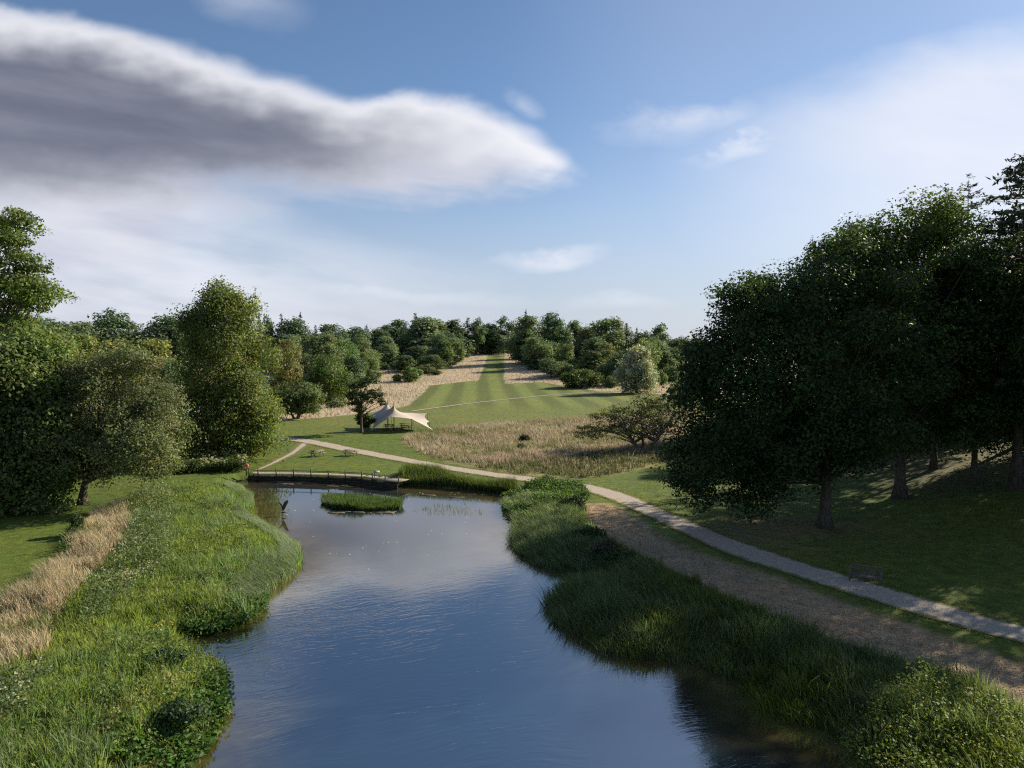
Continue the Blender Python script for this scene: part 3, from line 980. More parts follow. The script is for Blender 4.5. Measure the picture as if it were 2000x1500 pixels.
share_tree('woodland_tree', lime_m, (-72, 84), (0.95, 0.95, 0.75), 2.0, 'leafy tree at the far left edge behind the lawn')

# ------------------------------------------------------------------ middle distance, one by one
def mid_tree(name, px, base_y, items, label, base, seed, n=420, cl=1.0, per=22, size=0.5, cat='tree', **kw):
    g = ground_at(px, base_y)
    return big_tree(name, (g[0], g[1]), items, n, cl, per, size, base, label, seed, cat, **kw)


mid_tree('willow_bush', 578, 818, [(580, 775, 46, 34, 0), (555, 785, 32, 30, 0), (606, 785, 26, 26, 0)], 'round grey-green willow bush beside the lime tree', WIL_C, 41, 560, 0.9, 26, 0.42, 'bush', r0=0.22, height=4.5, stems=4, spread=2.4, droop=0.3, zmin=1.4, limbs=40)
mid_tree('weeping_willow', 640, 788, [(640, 735, 42, 40, 0), (620, 750, 30, 36, 0), (662, 752, 32, 38, 0), (640, 705, 24, 18, 0)], 'light green weeping willow behind the round willow bush', (0.11, 0.16, 0.045), 42, 620, 1.2, 30, 0.45, r0=0.35, height=8, stems=2, spread=2.0, droop=1.4, limbs=20)
mid_tree('pine_tree', 706, 846, [(712, 775, 34, 16, 0), (700, 752, 24, 14, 0), (735, 772, 16, 20, 0), (690, 788, 12, 6, 0), (722, 745, 18, 9, 0), (745, 785, 9, 8, 0), (700, 800, 16, 7, 0)], 'slim open pine standing beside the canvas tent', (0.060, 0.085, 0.034), 43, 250, 0.6, 24, 0.30, r0=0.26, height=8.6, limbs=40, shell=0.2, bump=0.3, first=0.35, flat=0.5)
mid_tree('climbing_shrub', 716, 842, [(716, 822, 11, 17, 0), (703, 818, 7, 12, 0)], 'leafy shrub growing round the foot of the slim pine', (0.07, 0.11, 0.024), 44, 110, 0.5, 22, 0.3, 'shrub', r0=0.06, height=2.2, limbs=10)
mid_tree('hawthorn_tree', 1258, 880, [(1165, 842, 50, 14, 0, 45), (1200, 815, 52, 22, 1, 50), (1250, 805, 60, 26, 0, 60), (1300, 800, 40, 34, 1, 50), (1225, 840, 50, 14, -2, 40), (1290, 840, 40, 22, 2), (1262, 780, 24, 18, 0)],
         'wide multi-stemmed spreading tree at the edge of the tall meadow', (0.105, 0.120, 0.042), 45, 470, 0.75, 20, 0.26, r0=0.20, height=5.6, stems=7, spread=4.2, limbs=130, mat=BARK_GREY, shell=0.25, flat=0.35, zmin=0.9, first=0.2, bump=0.25)
mid_tree('silver_willow', 1243, 768, [(1243, 715, 34, 42, 0), (1232, 735, 30, 30, 0), (1260, 735, 26, 28, 0), (1243, 690, 22, 20, 0)], 'silvery pale willow with rounded top at the lawn edge', SIL_C, 46, 700, 1.3, 26, 0.6, r0=0.4, height=10, droop=1.0, limbs=15)
mid_tree('round_bush', 1135, 757, [(1135, 739, 38, 19, 0), (1115, 742, 22, 15, 0), (1157, 742, 20, 14, 0)], 'broad clipped-looking round bush beside the great lawn', (0.075, 0.11, 0.028), 47, 420, 1.0, 22, 0.55, 'bush', r0=0.3, height=4, limbs=8, bump=0.08)
mid_tree('meadow_shrub', 1025, 862, [(1025, 856, 10, 6, 0)], 'small dark shrub alone in the tall meadow', (0.030, 0.045, 0.014), 48, 60, 0.4, 24, 0.25, 'shrub', r0=0.05, height=0.8, limbs=6, bump=0.1)
mid_tree('meadow_shrub', 1018, 877, [(1018, 872, 9, 4, 0)], 'low bright green clump in front of the dark meadow shrub', (0.09, 0.14, 0.03), 49, 50, 0.35, 20, 0.22, 'shrub', r0=0.04, height=0.5, limbs=5, bump=0.1)
mid_tree('lawn_shrub', 136, 1052, [(138, 1042, 9, 10, 0), (150, 1020, 10, 14, 1)], 'small dark shrub on the lawn edge left of the dry grass', (0.045, 0.07, 0.02), 50, 90, 0.35, 24, 0.18, 'shrub', r0=0.06, height=0.9, limbs=6, bump=0.1)

# ------------------------------------------------------------------ far trees: kinds built once, every tree its own object
def proto_broad(seed, lobes, base, n=340, per=20, size=0.68, cl=1.4, **kw):
    r = np.random.default_rng(seed)
    V, Q, c, C = leaf_crown(lobes, n, cl, per, size, base, r, seed, **kw)
    zt = max(l[2] + l[5] for l in lobes); wx_ = max(l[0] + l[3] for l in lobes) - min(l[0] - l[3] for l in lobes)
    s = np.array([1 / wx_, 1 / wx_, 1 / zt])
    tm = trunk_mesh('trunk', zt * 0.7, 0.35, C, r, 14)
    for me in tm:
        if me is None: continue
        co = np.empty(len(me.vertices) * 3, np.float32); me.vertices.foreach_get('co', co)
        me.vertices.foreach_set('co', (co.reshape(-1, 3) * s).ravel().astype(np.float32)); me.update()
    cm = mesh_np('crown', V * s, Q, None, [LEAF], c)
    return tm, cm


def norm_con(pair, wid, hgt):
    for me in (*pair[0], pair[1]):
        co = np.empty(len(me.vertices) * 3, np.float32); me.vertices.foreach_get('co', co)
        me.vertices.foreach_set('co', (co.reshape(-1, 3) * np.array([1 / wid, 1 / wid, 1 / hgt])).ravel().astype(np.float32)); me.update()
    return pair


G1 = (0.128, 0.172, 0.082)  # far leaf colour kept cool, the haze of distance tinted in
PROTO = {
    'round': [proto_broad(61, [(0, 0, 9, 5.5, 5.5, 5.5), (-3, 1, 7, 4, 4, 4.5), (3, -1, 7, 4, 4, 4.5), (1, 1, 13, 3.5, 3.5, 3)], G1),
              proto_broad(62, [(0, 0, 8.5, 5, 5, 6), (3, 1, 10, 3.5, 3.5, 4), (-3, -1, 6, 4, 4, 4), (-1, 0, 13, 3, 3, 3)], G1, bump=0.26),
              proto_broad(66, [(-1, 0, 10, 5, 5, 5), (3, 0, 8, 4, 4, 4), (-4, 1, 7, 3, 3, 3.5), (2, 1, 13, 3, 3, 2.5), (0, -2, 5, 5, 4, 3.5)], G1, bump=0.24)],
    'tall': [proto_broad(63, [(0, 0, 9, 3.5, 3.5, 7), (1, 0, 6, 3.6, 3.6, 4.5), (-0.5, 0, 14, 2.3, 2.3, 3.5)], G1),
             proto_broad(67, [(0, 0, 8, 3.4, 3.4, 6.5), (-1, 0.5, 5, 3.2, 3.2, 4), (0.5, 0, 13, 2.0, 2.0, 4), (1.2, 0, 10, 2, 2, 2.6)], G1, bump=0.28)],
    'open': [proto_broad(64, [(-4, 0, 10, 2.6, 2.6, 2), (0, 0, 13, 3, 3, 2), (4, 0, 11, 2.6, 2.6, 2), (1, 1, 8, 3, 3, 2), (-2, 0, 6.5, 2.5, 2.5, 2)], G1, n=170, shell=0.3, bump=0.35)],
    'bush': [proto_broad(65, [(0, 0, 3, 4, 4, 3), (2.2, 0, 2.4, 2.6, 2.6, 2.4), (-2.4, 0.3, 2.2, 2.4, 2.4, 2.2)], G1, n=180, size=0.6, cl=1.0, bump=0.14)],
    'fir': [norm_con(conifer('c', None, 20, 4.2, 1.5, 71, '', 26, 7, 7, 1.5, (0.032, 0.050, 0.030), 0.25, 0.35, 1.0, 0.0, False), 8.0, 20),
            norm_con(conifer('c', None, 22, 3.4, 2.5, 72, '', 26, 7, 6, 1.5, (0.028, 0.044, 0.028), 0.2, 0.35, 0.9, 0.05, False, 0.8), 6.8, 22)],
}
pick_i = {k: 0 for k in PROTO}


def far_tree(kind, px, top, wpx, d=None, base_y=None, label=None, color=(1, 1, 1), cat=None, group=None, name=None):
    if base_y is not None:
        g = ground_at(px, base_y); d = g[1]
    x = (px - CX) / F * d
    h = max(top_h(px, top, d), 1.5)
    wd_ = wpx * d / F * (1.3 if kind in ('round', 'tall') else 1.12)
    pr = PROTO[kind][pick_i[kind] % len(PROTO[kind])]
    pick_i[kind] += 1
    nm = name or {'round': 'broadleaf_tree', 'tall': 'slender_tree', 'open': 'open_tree', 'bush': 'field_bush', 'fir': 'fir_tree'}[kind]
    o = share_tree(nm, pr, (x, d), (wd_, wd_, h), random.random() * 6.28, label, cat or {'bush': 'bush', 'fir': 'conifer'}.get(kind, 'tree'), group, color)
    return o


DK, MD, LT, YL, GY_, BL = (0.78, 0.88, 0.92), (1.08, 1.08, 1.02), (1.25, 1.2, 1.1), (1.6, 1.35, 0.8), (1.5, 1.5, 1.7), (0.7, 0.85, 0.95)  # DK and BL cool the crowns further, distance haze put into the colour
FT = [
    # skyline left of the lime
    ('round', 232, 606, 95, 300, None, 'domed dark tree highest on the skyline left of the lime', DK),
    ('round', 90, 614, 125, 260, None, 'broad dark tree on the skyline beside the open-crowned tree', DK),
    ('round', 168, 630, 80, 290, None, 'lower dark tree on the skyline left of the domed tree', MD),
    ('round', 318, 615, 90, 310, None, 'dark tree on the skyline touching the left of the lime', DK),
    ('round', 372, 622, 90, 320, None, 'dark skyline tree half hidden behind the lime', DK),
    # bushy belt in front of that skyline
    ('round', 100, 652, 110, 150, None, 'yellow-green tree in the belt nearest the left edge', YL),
    ('round', 160, 655, 100, 160, None, 'yellow-green bushy tree below the lower skyline tree', YL),
    ('round', 215, 660, 90, 165, None, 'yellow-green bushy tree below the domed skyline tree', YL),
    ('round', 280, 664, 110, 160, None, 'sunlit bushy tree between the rounded tree and the lime', YL),
    ('round', 335, 700, 90, 150, None, 'shadowed bushy tree close against the left of the lime', MD),
    ('round', 300, 760, 80, 125, None, 'low bushy tree behind the rounded small-leaved tree', MD),
    ('round', 40, 665, 120, 140, None, 'bushy tree filling the left end of the belt', YL),
    # right of the lime, skyline conifers and crowns
    ('fir', 508, 608, 22, 330, None, 'fir tip showing just right of the lime crown', DK),
    ('open', 525, 620, 50, 320, None, 'open dark crown between two fir tips right of the lime', DK),
    ('fir', 551, 614, 32, 330, None, 'fir with ragged tip second from the lime', DK),
    ('fir', 588, 612, 36, 330, None, 'fir tip rising behind the dark crown near the lime', DK),
    ('round', 577, 622, 72, 322, None, 'big dark crown under the third fir tip from the lime', DK),
    ('fir', 617, 636, 26, 340, None, 'pointed fir right of the big dark crown', DK),
    ('round', 630, 648, 66, 300, None, 'pale olive tree right of the big dark crown', LT),
    ('round', 652, 634, 60, 360, None, 'dark flat-topped skyline tree above the weeping willow', DK),
    ('round', 690, 638, 60, 370, None, 'dark skyline tree right of the flat-topped one', DK),
    ('fir', 717, 635, 34, 380, None, 'pointed fir midway between the lime and the avenue', DK),
    ('round', 740, 640, 44, 390, None, 'dark tree right of the midway fir', DK),
    ('tall', 757, 634, 34, 400, None, 'narrow dark tree left of the twin dark crowns', DK),
    ('round', 777, 625, 50, 405, None, 'dark rounded crown left of the tall fir by the avenue', DK),
    ('fir', 812, 612, 38, 410, None, 'tallest fir left of the avenue', DK),
    ('tall', 830, 620, 62, 385, None, 'large grey-green tree in front of the tallest fir', GY_),
    ('tall', 850, 622, 40, 410, None, 'dark crown right of the large grey-green tree', MD),
    ('fir', 868, 634, 28, 415, None, 'dark fir right of the large grey-green tree', DK),
    ('tall', 890, 625, 44, 420, None, 'dark tree left of the end of the avenue', DK),
    ('fir', 914, 621, 40, 425, None, 'broad dark fir near the end of the avenue', DK),
    ('open', 934, 622, 40, 430, None, 'open-topped tree left of the avenue head', DK),
    ('round', 957, 632, 56, 455, None, 'dark tree closing the head of the avenue', (0.45, 0.5, 0.55)),
    ('open', 981, 619, 50, 450, None, 'open-topped tree above the head of the avenue', DK),
    ('round', 984, 654, 32, None, 692, 'pale rounded willow right of the avenue head', GY_),
    ('fir', 1027, 606, 24, 400, None, 'dark fir tip above the great crown right of the avenue', DK),
    ('round', 1030, 618, 66, 365, None, 'great rounded crown right of the avenue', MD),
    ('round', 1084, 611, 62, 375, None, 'tall twin-domed dark tree right of the great crown', BL),
    ('tall', 1122, 625, 30, 390, None, 'narrow dark tree right of the twin-domed tree', DK),
    ('round', 1185, 618, 80, 365, None, 'wide domed tree above the round bush', MD),
    ('round', 1152, 640, 52, 355, None, 'brownish-green tree left of the wide domed tree', (1.15, 1.0, 0.9)),
    ('fir', 1223, 632, 30, 380, None, 'fir tip right of the wide domed tree', DK),
    ('fir', 1243, 640, 22, 385, None, 'small fir tip left of the ragged open tree', DK),
    ('round', 1255, 648, 50, 370, None, 'dark tree behind the silver willow', DK),
    ('open', 1288, 634, 66, 360, None, 'ragged open-branched tree on the skyline right of the silver willow', DK),
    ('round', 1322, 658, 50, 350, None, 'bluish dark tree right of the ragged open tree', DK),
    ('round', 1362, 662, 60, 350, None, 'bluish far tree touching the oak crown', DK),
    ('round', 1400, 664, 60, 350, None, 'far tree mostly hidden by the oak crown', DK),
    # second rank, left of the avenue
    ('round', 545, 672, 62, None, 748, 'yellow-green bushy tree right beside the lime', YL),
    ('round', 565, 664, 50, 235, None, 'brownish tree behind the yellow-green bushy tree', (1.4, 1.05, 0.8)),
    ('round', 590, 690, 44, None, 742, 'small tree between the bushy tree and the weeping willow', MD),
    ('round', 650, 668, 44, 270, None, 'light green tree above the weeping willow', LT),
    ('round', 676, 666, 46, 290, None, 'bright rounded bushy tree right of the light green tree', (1.05, 1.25, 0.8)),
    ('round', 700, 655, 40, 320, None, 'dull green tree behind the bright rounded one', MD),
    ('round', 692, 692, 52, None, 752, 'dark tree right behind the weeping willow', DK),
    ('round', 716, 688, 40, None, 735, 'greyish tree above the slim pine', LT),
    ('round', 750, 672, 46, None, 714, 'leafy dark-green tree left of the dry field', MD),
    ('bush', 750, 708, 18, None, 722, 'tiny bush at the left of the dry field', MD),
    ('bush', 772, 704, 24, None, 722, 'small dark bush among the field trees', DK),
    ('bush', 783, 690, 26, None, 708, 'pale small bush behind the small dark bush', GY_),
    ('tall', 790, 694, 34, None, 727, 'small bushy tree behind the largest field bush', MD),
    ('bush', 803, 716, 46, None, 745, 'largest round bush in the dry field', (1.15, 1.2, 0.85)),
    ('bush', 775, 730, 20, None, 745, 'small yellow-green bush beside the largest field bush', YL),
    ('tall', 818, 675, 46, None, 716, 'pointed leafy tree behind the largest field bush', MD),
    ('bush', 830, 712, 40, None, 730, 'low olive bush right of the largest field bush', (1.2, 1.05, 0.8)),
    ('round', 842, 692, 44, None, 724, 'rounded green tree beside the tapering tree', MD),
    ('bush', 852, 722, 24, None, 732, 'small dark bush at the front of the field trees', DK),
    ('tall', 864, 663, 36, None, 720, 'tapering green tree nearest the avenue', (1.0, 1.1, 0.85)),
    ('tall', 880, 650, 20, 380, None, 'dark columnar tree behind the tapering tree', DK),
    ('round', 890, 686, 24, None, 713, 'small round tree standing out in the dry field', MD),
    ('tall', 908, 652, 32, None, 695, 'light green tree left of the avenue end', (1.2, 1.35, 0.85)),
    ('tall', 929, 656, 24, None, 690, 'dull tree next to the light green tree', MD),
    # second rank, right of the avenue
    ('round', 1008, 655, 36, 400, None, 'dark tree flanking the avenue on its right', DK),
    ('round', 1048, 662, 48, None, 714, 'dark green tree standing before the great crown', DK),
    ('round', 1085, 670, 50, None, 716, 'yellow-topped tree below the twin-domed tree', YL),
    ('round', 1076, 699, 50, None, 738, 'low bushy tree at the right edge of the dry strip', MD),
    ('bush', 1100, 706, 44, None, 736, 'leafy bush behind the broad round bush', LT),
    ('round', 1118, 700, 34, None, 730, 'olive tree just above the broad round bush', (1.3, 1.15, 0.8)),
    ('tall', 1155, 686, 42, None, 736, 'rounded slender tree right behind the broad round bush', (1.1, 1.05, 0.85)),
    ('tall', 1178, 710, 28, None, 752, 'light slender tree between the round bush and silver willow', LT),
    ('round', 1183, 670, 40, 300, None, 'brownish tree above the light slender tree', (1.2, 1.0, 0.85)),
    ('round', 1207, 690, 40, None, 752, 'dark tree tucked left of the silver willow', DK),
    ('round', 1262, 662, 50, 270, None, 'pale green dome behind the silver willow', (1.3, 1.35, 1.0)),
    ('tall', 1293, 686, 40, None, 738, 'smooth green tree right of the silver willow', (1.1, 1.05, 0.9)),
    ('round', 1318, 680, 36, 300, None, 'dull tree behind the smooth green tree', MD),
    ('bush', 1330, 745, 60, None, 790, 'loose bush half hidden by the broad oak', (1.1, 1.05, 0.8)),
    ('bush', 1292, 724, 24, None, 752, 'small bush at the foot of the smooth green tree', LT),
]
for kind, px, top, wpx, d, by, lab, c in FT:
    far_tree(kind, px, top, wpx, d, by, lab, c)
BU = [('bush', 945, 672, 40, 691, 'dark bush left of centre at the head of the avenue', DK), ('bush', 968, 668, 44, 690, 'dark bush closing the middle of the avenue head', DK), ('round', 960, 640, 60, 691, 'dark leafy tree filling the avenue head behind the bushes', (0.5, 0.58, 0.6)),
      ('bush', 545, 735, 50, 765, 'low olive bush at the foot of the yellow-green bushy tree', YL), ('bush', 600, 738, 56, 762, 'dull bush left of the weeping willow foot', MD),
      ('bush', 668, 745, 44, 775, 'dark bush at the right foot of the weeping willow', DK), ('bush', 700, 730, 50, 757, 'loose bush behind the top of the slim pine', MD),
      ('bush', 728, 722, 40, 742, 'light bush right of the slim pine top', LT), ('bush', 655, 782, 40, 796, 'low scrubby bush right of the round willow bush', LT),
      ('bush', 610, 792, 36, 806, 'tiny pale bush touching the round willow bush', GY_), ('bush', 872, 700, 30, 716, 'small bush at the foot of the tapering tree', MD),
      ('bush', 905, 688, 26, 698, 'low bush below the light green avenue tree', MD), ('bush', 1012, 690, 30, 703, 'low dark bush right beside the avenue', DK),
      ('bush', 1045, 705, 36, 722, 'dark bush at the left end of the right-hand trees', DK), ('bush', 1195, 735, 34, 757, 'leafy bush at the left foot of the silver willow', MD),
      ('bush', 1270, 728, 40, 757, 'bush behind the right foot of the silver willow', MD), ('bush', 1310, 715, 46, 745, 'rough bush right of the smooth green tree', DK),
      ('round', 470, 700, 80, 790, 'dark tree hidden behind the lower lime', DK), ('bush', 515, 770, 60, 808, 'dark bush between the lime and the round willow bush', DK)]
for kind, px, top, wpx, by, lab, c in BU:
    far_tree(kind, px, top, wpx, None, by, lab, c)
TONE = {'dark': DK, 'dull green': MD, 'light green': LT, 'bluish': BL, 'olive': (1.2, 1.1, 0.85), 'grey-green': GY_}
MARK_L = [(505, 'the lime'), (555, 'the ragged fir'), (595, 'the round willow bush'), (640, 'the weeping willow'), (690, 'the slim pine'), (735, 'the canvas tent'), (785, 'the largest field bush'), (830, 'the large grey-green tree'), (870, 'the tapering tree')]
MARK_R = [(1050, 'the great crown'), (1090, 'the yellow-topped tree'), (1135, 'the broad round bush'), (1185, 'the wide domed tree'), (1243, 'the silver willow'), (1290, 'the ragged open tree')]
for marks, lo_t, hi_t, dlo, dhi in ((MARK_L, 652, 680, 300, 400), (MARK_R, 655, 686, 310, 365)):
    for mi, (mx, mn) in enumerate(marks):
        for ti in range(3):
            tone = list(TONE)[(mi * 3 + ti + (0 if marks is MARK_L else 2)) % 6]
            where = ('directly above', 'to the left above', 'to the right above')[ti]
            far_tree(('round', 'tall', 'round')[(mi + ti) % 3], mx + (0, -19, 19)[ti] + random.uniform(-5, 5), random.uniform(lo_t, hi_t), random.uniform(32, 54), random.uniform(dlo, dhi), None,
                     f'{tone} tree in the middle rank {where} {mn}', TONE[tone], None, 'trees of the middle ranks', 'rank_tree')
# the closed wood far behind reads as one dark mass
wl = []
wr_ = np.random.default_rng(83)
for i in range(150):
    px = -120 + 1700 * (i + wr_.random()) / 150
    d = 440 + 70 * wr_.random()
    sky_y = float(np.interp(px, [-60, 230, 350, 600, 750, 830, 950, 1080, 1200, 1300, 1380, 1500], [636, 630, 634, 642, 642, 634, 638, 630, 636, 654, 668, 670])) + wr_.uniform(-3, 12)
    x_ = (px - CX) / F * d
    g0 = float(H(x_, d)); ztop = CAMZ + (HOR - sky_y) / F * d
    h_ = max(ztop - g0, 6.0); rw = wr_.uniform(4.5, 8.0)
    wl.append((x_, d, g0 + h_ * 0.48, rw, rw, h_ * 0.52))
V, Q, c, C = leaf_crown(wl, 8200, 1.7, 7, 1.1, (0.075, 0.098, 0.040), wr_, 84, var=0.3, shell=0.5, bump=0.3)
tag(link('far_wood_foliage', mesh_np('far_wood_foliage', V, Q, None, [LEAF], c)), 'dark continuous wood closing the view behind the fields', kind='stuff')
mb = MB()
for l in wl:
    mb.tube([(l[0], l[1], l[2] - l[5] - 0.6), (l[0], l[1], l[2])], [0.4, 0.2], 5, False)
tag(mb.build('far_wood_trunks', BARK), 'trunks of the dark wood closing the view', kind='stuff')


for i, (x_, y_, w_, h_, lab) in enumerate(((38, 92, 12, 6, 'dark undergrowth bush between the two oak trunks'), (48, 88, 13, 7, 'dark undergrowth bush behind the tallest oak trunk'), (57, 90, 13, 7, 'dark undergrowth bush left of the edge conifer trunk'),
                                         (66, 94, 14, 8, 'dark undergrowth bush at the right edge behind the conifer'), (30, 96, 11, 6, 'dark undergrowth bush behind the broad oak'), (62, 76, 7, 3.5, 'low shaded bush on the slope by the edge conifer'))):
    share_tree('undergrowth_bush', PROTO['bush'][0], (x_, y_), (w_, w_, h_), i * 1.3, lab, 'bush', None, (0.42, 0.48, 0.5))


# ------------------------------------------------------------------ grasses, reeds and herbs
def scatter(Q, dens, r, zfun=Hfull, edge=0.0, keep=None):
    lo, hi = Q.min(0), Q.max(0)
    n = int((hi - lo).prod() * dens)
    P = lo + r.random((n, 2)) * (hi - lo)
    sd = sdist(P, Q)
    ok_ = sd < edge
    P = P[ok_]
    if keep is not None:
        P = P[keep(P)]
    return P


def blades(P, z, h, wd_, lean, col, r, taper=0.6):
    n = len(P)
    an = r.random(n) * 6.283
    s = np.stack([np.cos(an), np.sin(an)], 1) * (wd_ / 2)[:, None]
    B = np.column_stack([P, z - 0.05])
    V = np.empty((n, 5, 3))
    s3 = np.column_stack([s, np.zeros(n)])
    l3 = np.column_stack([lean, np.zeros(n)])
    V[:, 0] = B - s3; V[:, 1] = B + s3
    M = B + l3 * 0.35 + np.array([0, 0, 1]) * (h * 0.6)[:, None]
    V[:, 2] = M + s3 * taper; V[:, 3] = M - s3 * taper
    V[:, 4] = B + l3 + np.array([0, 0, 1]) * h[:, None]
    k = np.arange(n)[:, None] * 5
    Q = k + np.array([[0, 1, 2, 3]]); T = k + np.array([[3, 2, 4]])
    return V.reshape(-1, 3), Q, T, np.repeat(np.clip(col, 0.005, 0.9), 5, 0)


def grass_obj(name, P, h, wd_, col, seed, lean_amt=0.25, wind=(-0.3, -0.1), zoff=0.0, kind='stuff', flow=0.0, label=None, parent=None, mat=None):
    r = np.random.default_rng(seed)
    z = Hfull(P[:, 0], P[:, 1]) + zoff
    z = np.maximum(z, WATER_Z - 0.25)
    n = len(P)
    hh = h * (0.65 + 0.6 * r.random(n)) if np.isscalar(h) else h
    an = r.random(n) * 6.283
    lean = np.stack([np.cos(an), np.sin(an)], 1) * (lean_amt * hh * r.random(n))[:, None] + np.asarray(wind)[None] * hh[:, None]
    if flow:
        fl = wav(P, 0.35, seed + 3) * 2.2
        lean += np.stack([np.cos(fl + 3.4), np.sin(fl + 3.4)], 1) * (flow * hh)[:, None]
    V, Q, T, c = blades(P, z, hh, np.broadcast_to(wd_, n) * (0.7 + 0.6 * r.random(n)), lean, col, r)
    me = mesh_np(name, V, Q, T, [mat or BLADE], c)
    o = link(name, me)
    tag(o, label, None, None, kind)
    return o


def vary(base, n, r, P=None, amt=0.2, f=0.4, seed=1):
    b = np.asarray(base, float)[None] * np.clip(1 + amt * r.normal(size=(n, 1)), 0.4, 1.9)
    if P is not None:
        b = b * (1 + 0.22 * wav(P, f, seed))[:, None]
    b[:, 0] *= 1 + 0.12 * r.normal(size=n)
    return b


r = np.random.default_rng(99)
not_water = lambda P: sdist(P, POND) > -0.35
on_bank = lambda P: sdist(P, POND) > -0.9
DRY_ = poly([(-300, 1330), (0, 1185), (55, 1150), (95, 1110), (140, 1070), (165, 1030), (185, 1005), (250, 995), (262, 1030), (235, 1075), (190, 1120), (140, 1175), (100, 1240), (60, 1300), (0, 1330), (-300, 1480)])
LBED = np.vstack([poly([(-500, 1700), (-200, 1400), (0, 1330), (95, 1255), (150, 1175), (215, 1100), (255, 1040), (250, 1000), (330, 950), (440, 940)]),
                  poly([(478, 937), (500, 985), (545, 1010), (600, 1070), (600, 1110), (530, 1180), (520, 1205), (470, 1228), (420, 1240), (350, 1244), (345, 1252), (412, 1278), (430, 1305), (445, 1350), (440, 1410), (380, 1500)], WATER_Z),
                  np.array([[-13.5, 20], [-15, 10], [-30, 10]])])
def tussock(Q, dens, per, r, rad, h, cols, wts, keep, seed, f=0.33, hvar=0.35, wind=(-0.1, -0.05), flow=0.0, splay=0.55):
    """blades gathered in tufts that lean outwards; each tuft has its own kind, height and colour"""
    C = scatter(Q, dens, r, keep=keep)
    m = len(C)
    wv = np.stack([wav(C, f * (1 + 0.3 * k), seed + 7 * k) * 1.1 + math.log(max(wt, 1e-3)) + 0.45 * r.normal(size=m) for k, wt in enumerate(wts)], 1)
    kind = wv.argmax(1)
    cc = np.asarray(cols)[kind] * np.clip(1 + 0.20 * r.normal(size=(m, 1)), 0.5, 1.7)
    hc = np.asarray(h)[kind] * np.clip(1 + hvar * wav(C, 0.8, seed + 3) + 0.18 * r.normal(size=m), 0.35, 1.9)
    idx = np.repeat(np.arange(m), per)
    off = r.normal(size=(len(idx), 2)) * rad
    P = C[idx] + off
    hh = hc[idx] * (0.55 + 0.6 * r.random(len(idx)))
    lean = off / rad * (splay * hh * 0.45)[:, None] + r.normal(size=off.shape) * 0.10 * hh[:, None] + np.asarray(wind)[None] * hh[:, None]
    if flow:
        fl = wav(P, 0.35, seed + 5) * 1.6
        lean += np.stack([np.cos(fl + 3.6), np.sin(fl + 3.6)], 1) * (flow * hh)[:, None]
    col_ = cc[idx] * np.clip(1 + 0.16 * r.normal(size=(len(idx), 1)), 0.5, 1.6)
    return P, hh, lean, col_


def tuft_obj(name, data, wd_, seed, label, mat=None):
    P, hh, lean, c = data
    r_ = np.random.default_rng(seed)
    k = sdist(P, POND) > -0.45
    P, hh, lean, c = P[k], hh[k], lean[k], c[k]
    z = np.maximum(Hfull(P[:, 0], P[:, 1]), WATER_Z - 0.25)
    V, Q, T, cv = blades(P, z, hh, wd_ * (0.7 + 0.6 * r_.random(len(P))), lean, c, r_)
    return tag(link(name, mesh_np(name, V, Q, T, [mat or BLADE], cv)), label, kind='stuff')


GRN = [(0.220, 0.280, 0.064), (0.160, 0.235, 0.078), (0.215, 0.250, 0.072), (0.40, 0.36, 0.18), (0.170, 0.235, 0.125)]
keepL = lambda P: (sdist(P, POND) > 0.05) & (P[:, 1] > 14) & (P[:, 0] > -P[:, 1] * 0.78 - 4)
tuft_obj('green_reeds', tussock(LBED, 8.5, 22, r, 0.17, (0.60, 0.75, 0.42, 0.70, 1.05), GRN, (1.6, 0.9, 1.2, 0.45, 0.5), keepL, 41), 0.048, 301, 'fresh green reeds and sedges covering the left bank')
P = scatter(LBED, 4.0, r, keep=lambda P: keepL(P) & (wav(P, 0.45, 77) > -0.35) & (sdist(P, DRY_) > 0))
herb_obj_later = P

DRY = poly([(-300, 1330), (0, 1185), (55, 1150), (95, 1110), (140, 1070), (165, 1030), (185, 1005), (250, 995), (262, 1030), (235, 1075), (190, 1120), (140, 1175), (100, 1240), (60, 1300), (0, 1330), (-300, 1480)])
P = scatter(DRY, 150, r, edge=0.5, keep=lambda P: (wav(P, 1.1, 52) + 0.35 * wav(P, 2.7, 53) > -0.55) & (sdist(P, DRY) < 0.5 * wav(P, 0.9, 54)))
k_ = wav(P, 0.6, 51)
hh = np.clip(0.85 + 0.40 * k_, 0.3, 2) * (0.7 + 0.5 * r.random(len(P)))
colr = vary((0.50, 0.41, 0.265), len(P), r, P, 0.15)
colr = np.where((r.random(len(P)) < 0.18 + 0.5 * smooth(wav(P, 0.7, 55), 0.1, 0.8))[:, None], vary((0.17, 0.20, 0.06), len(P), r), colr)
grass_obj('dry_grass', P, hh, 0.04, colr, 302, 0.55, (-0.18, -0.05), label='tall straw-coloured dry grass beside the left lawn', mat=STRAW)


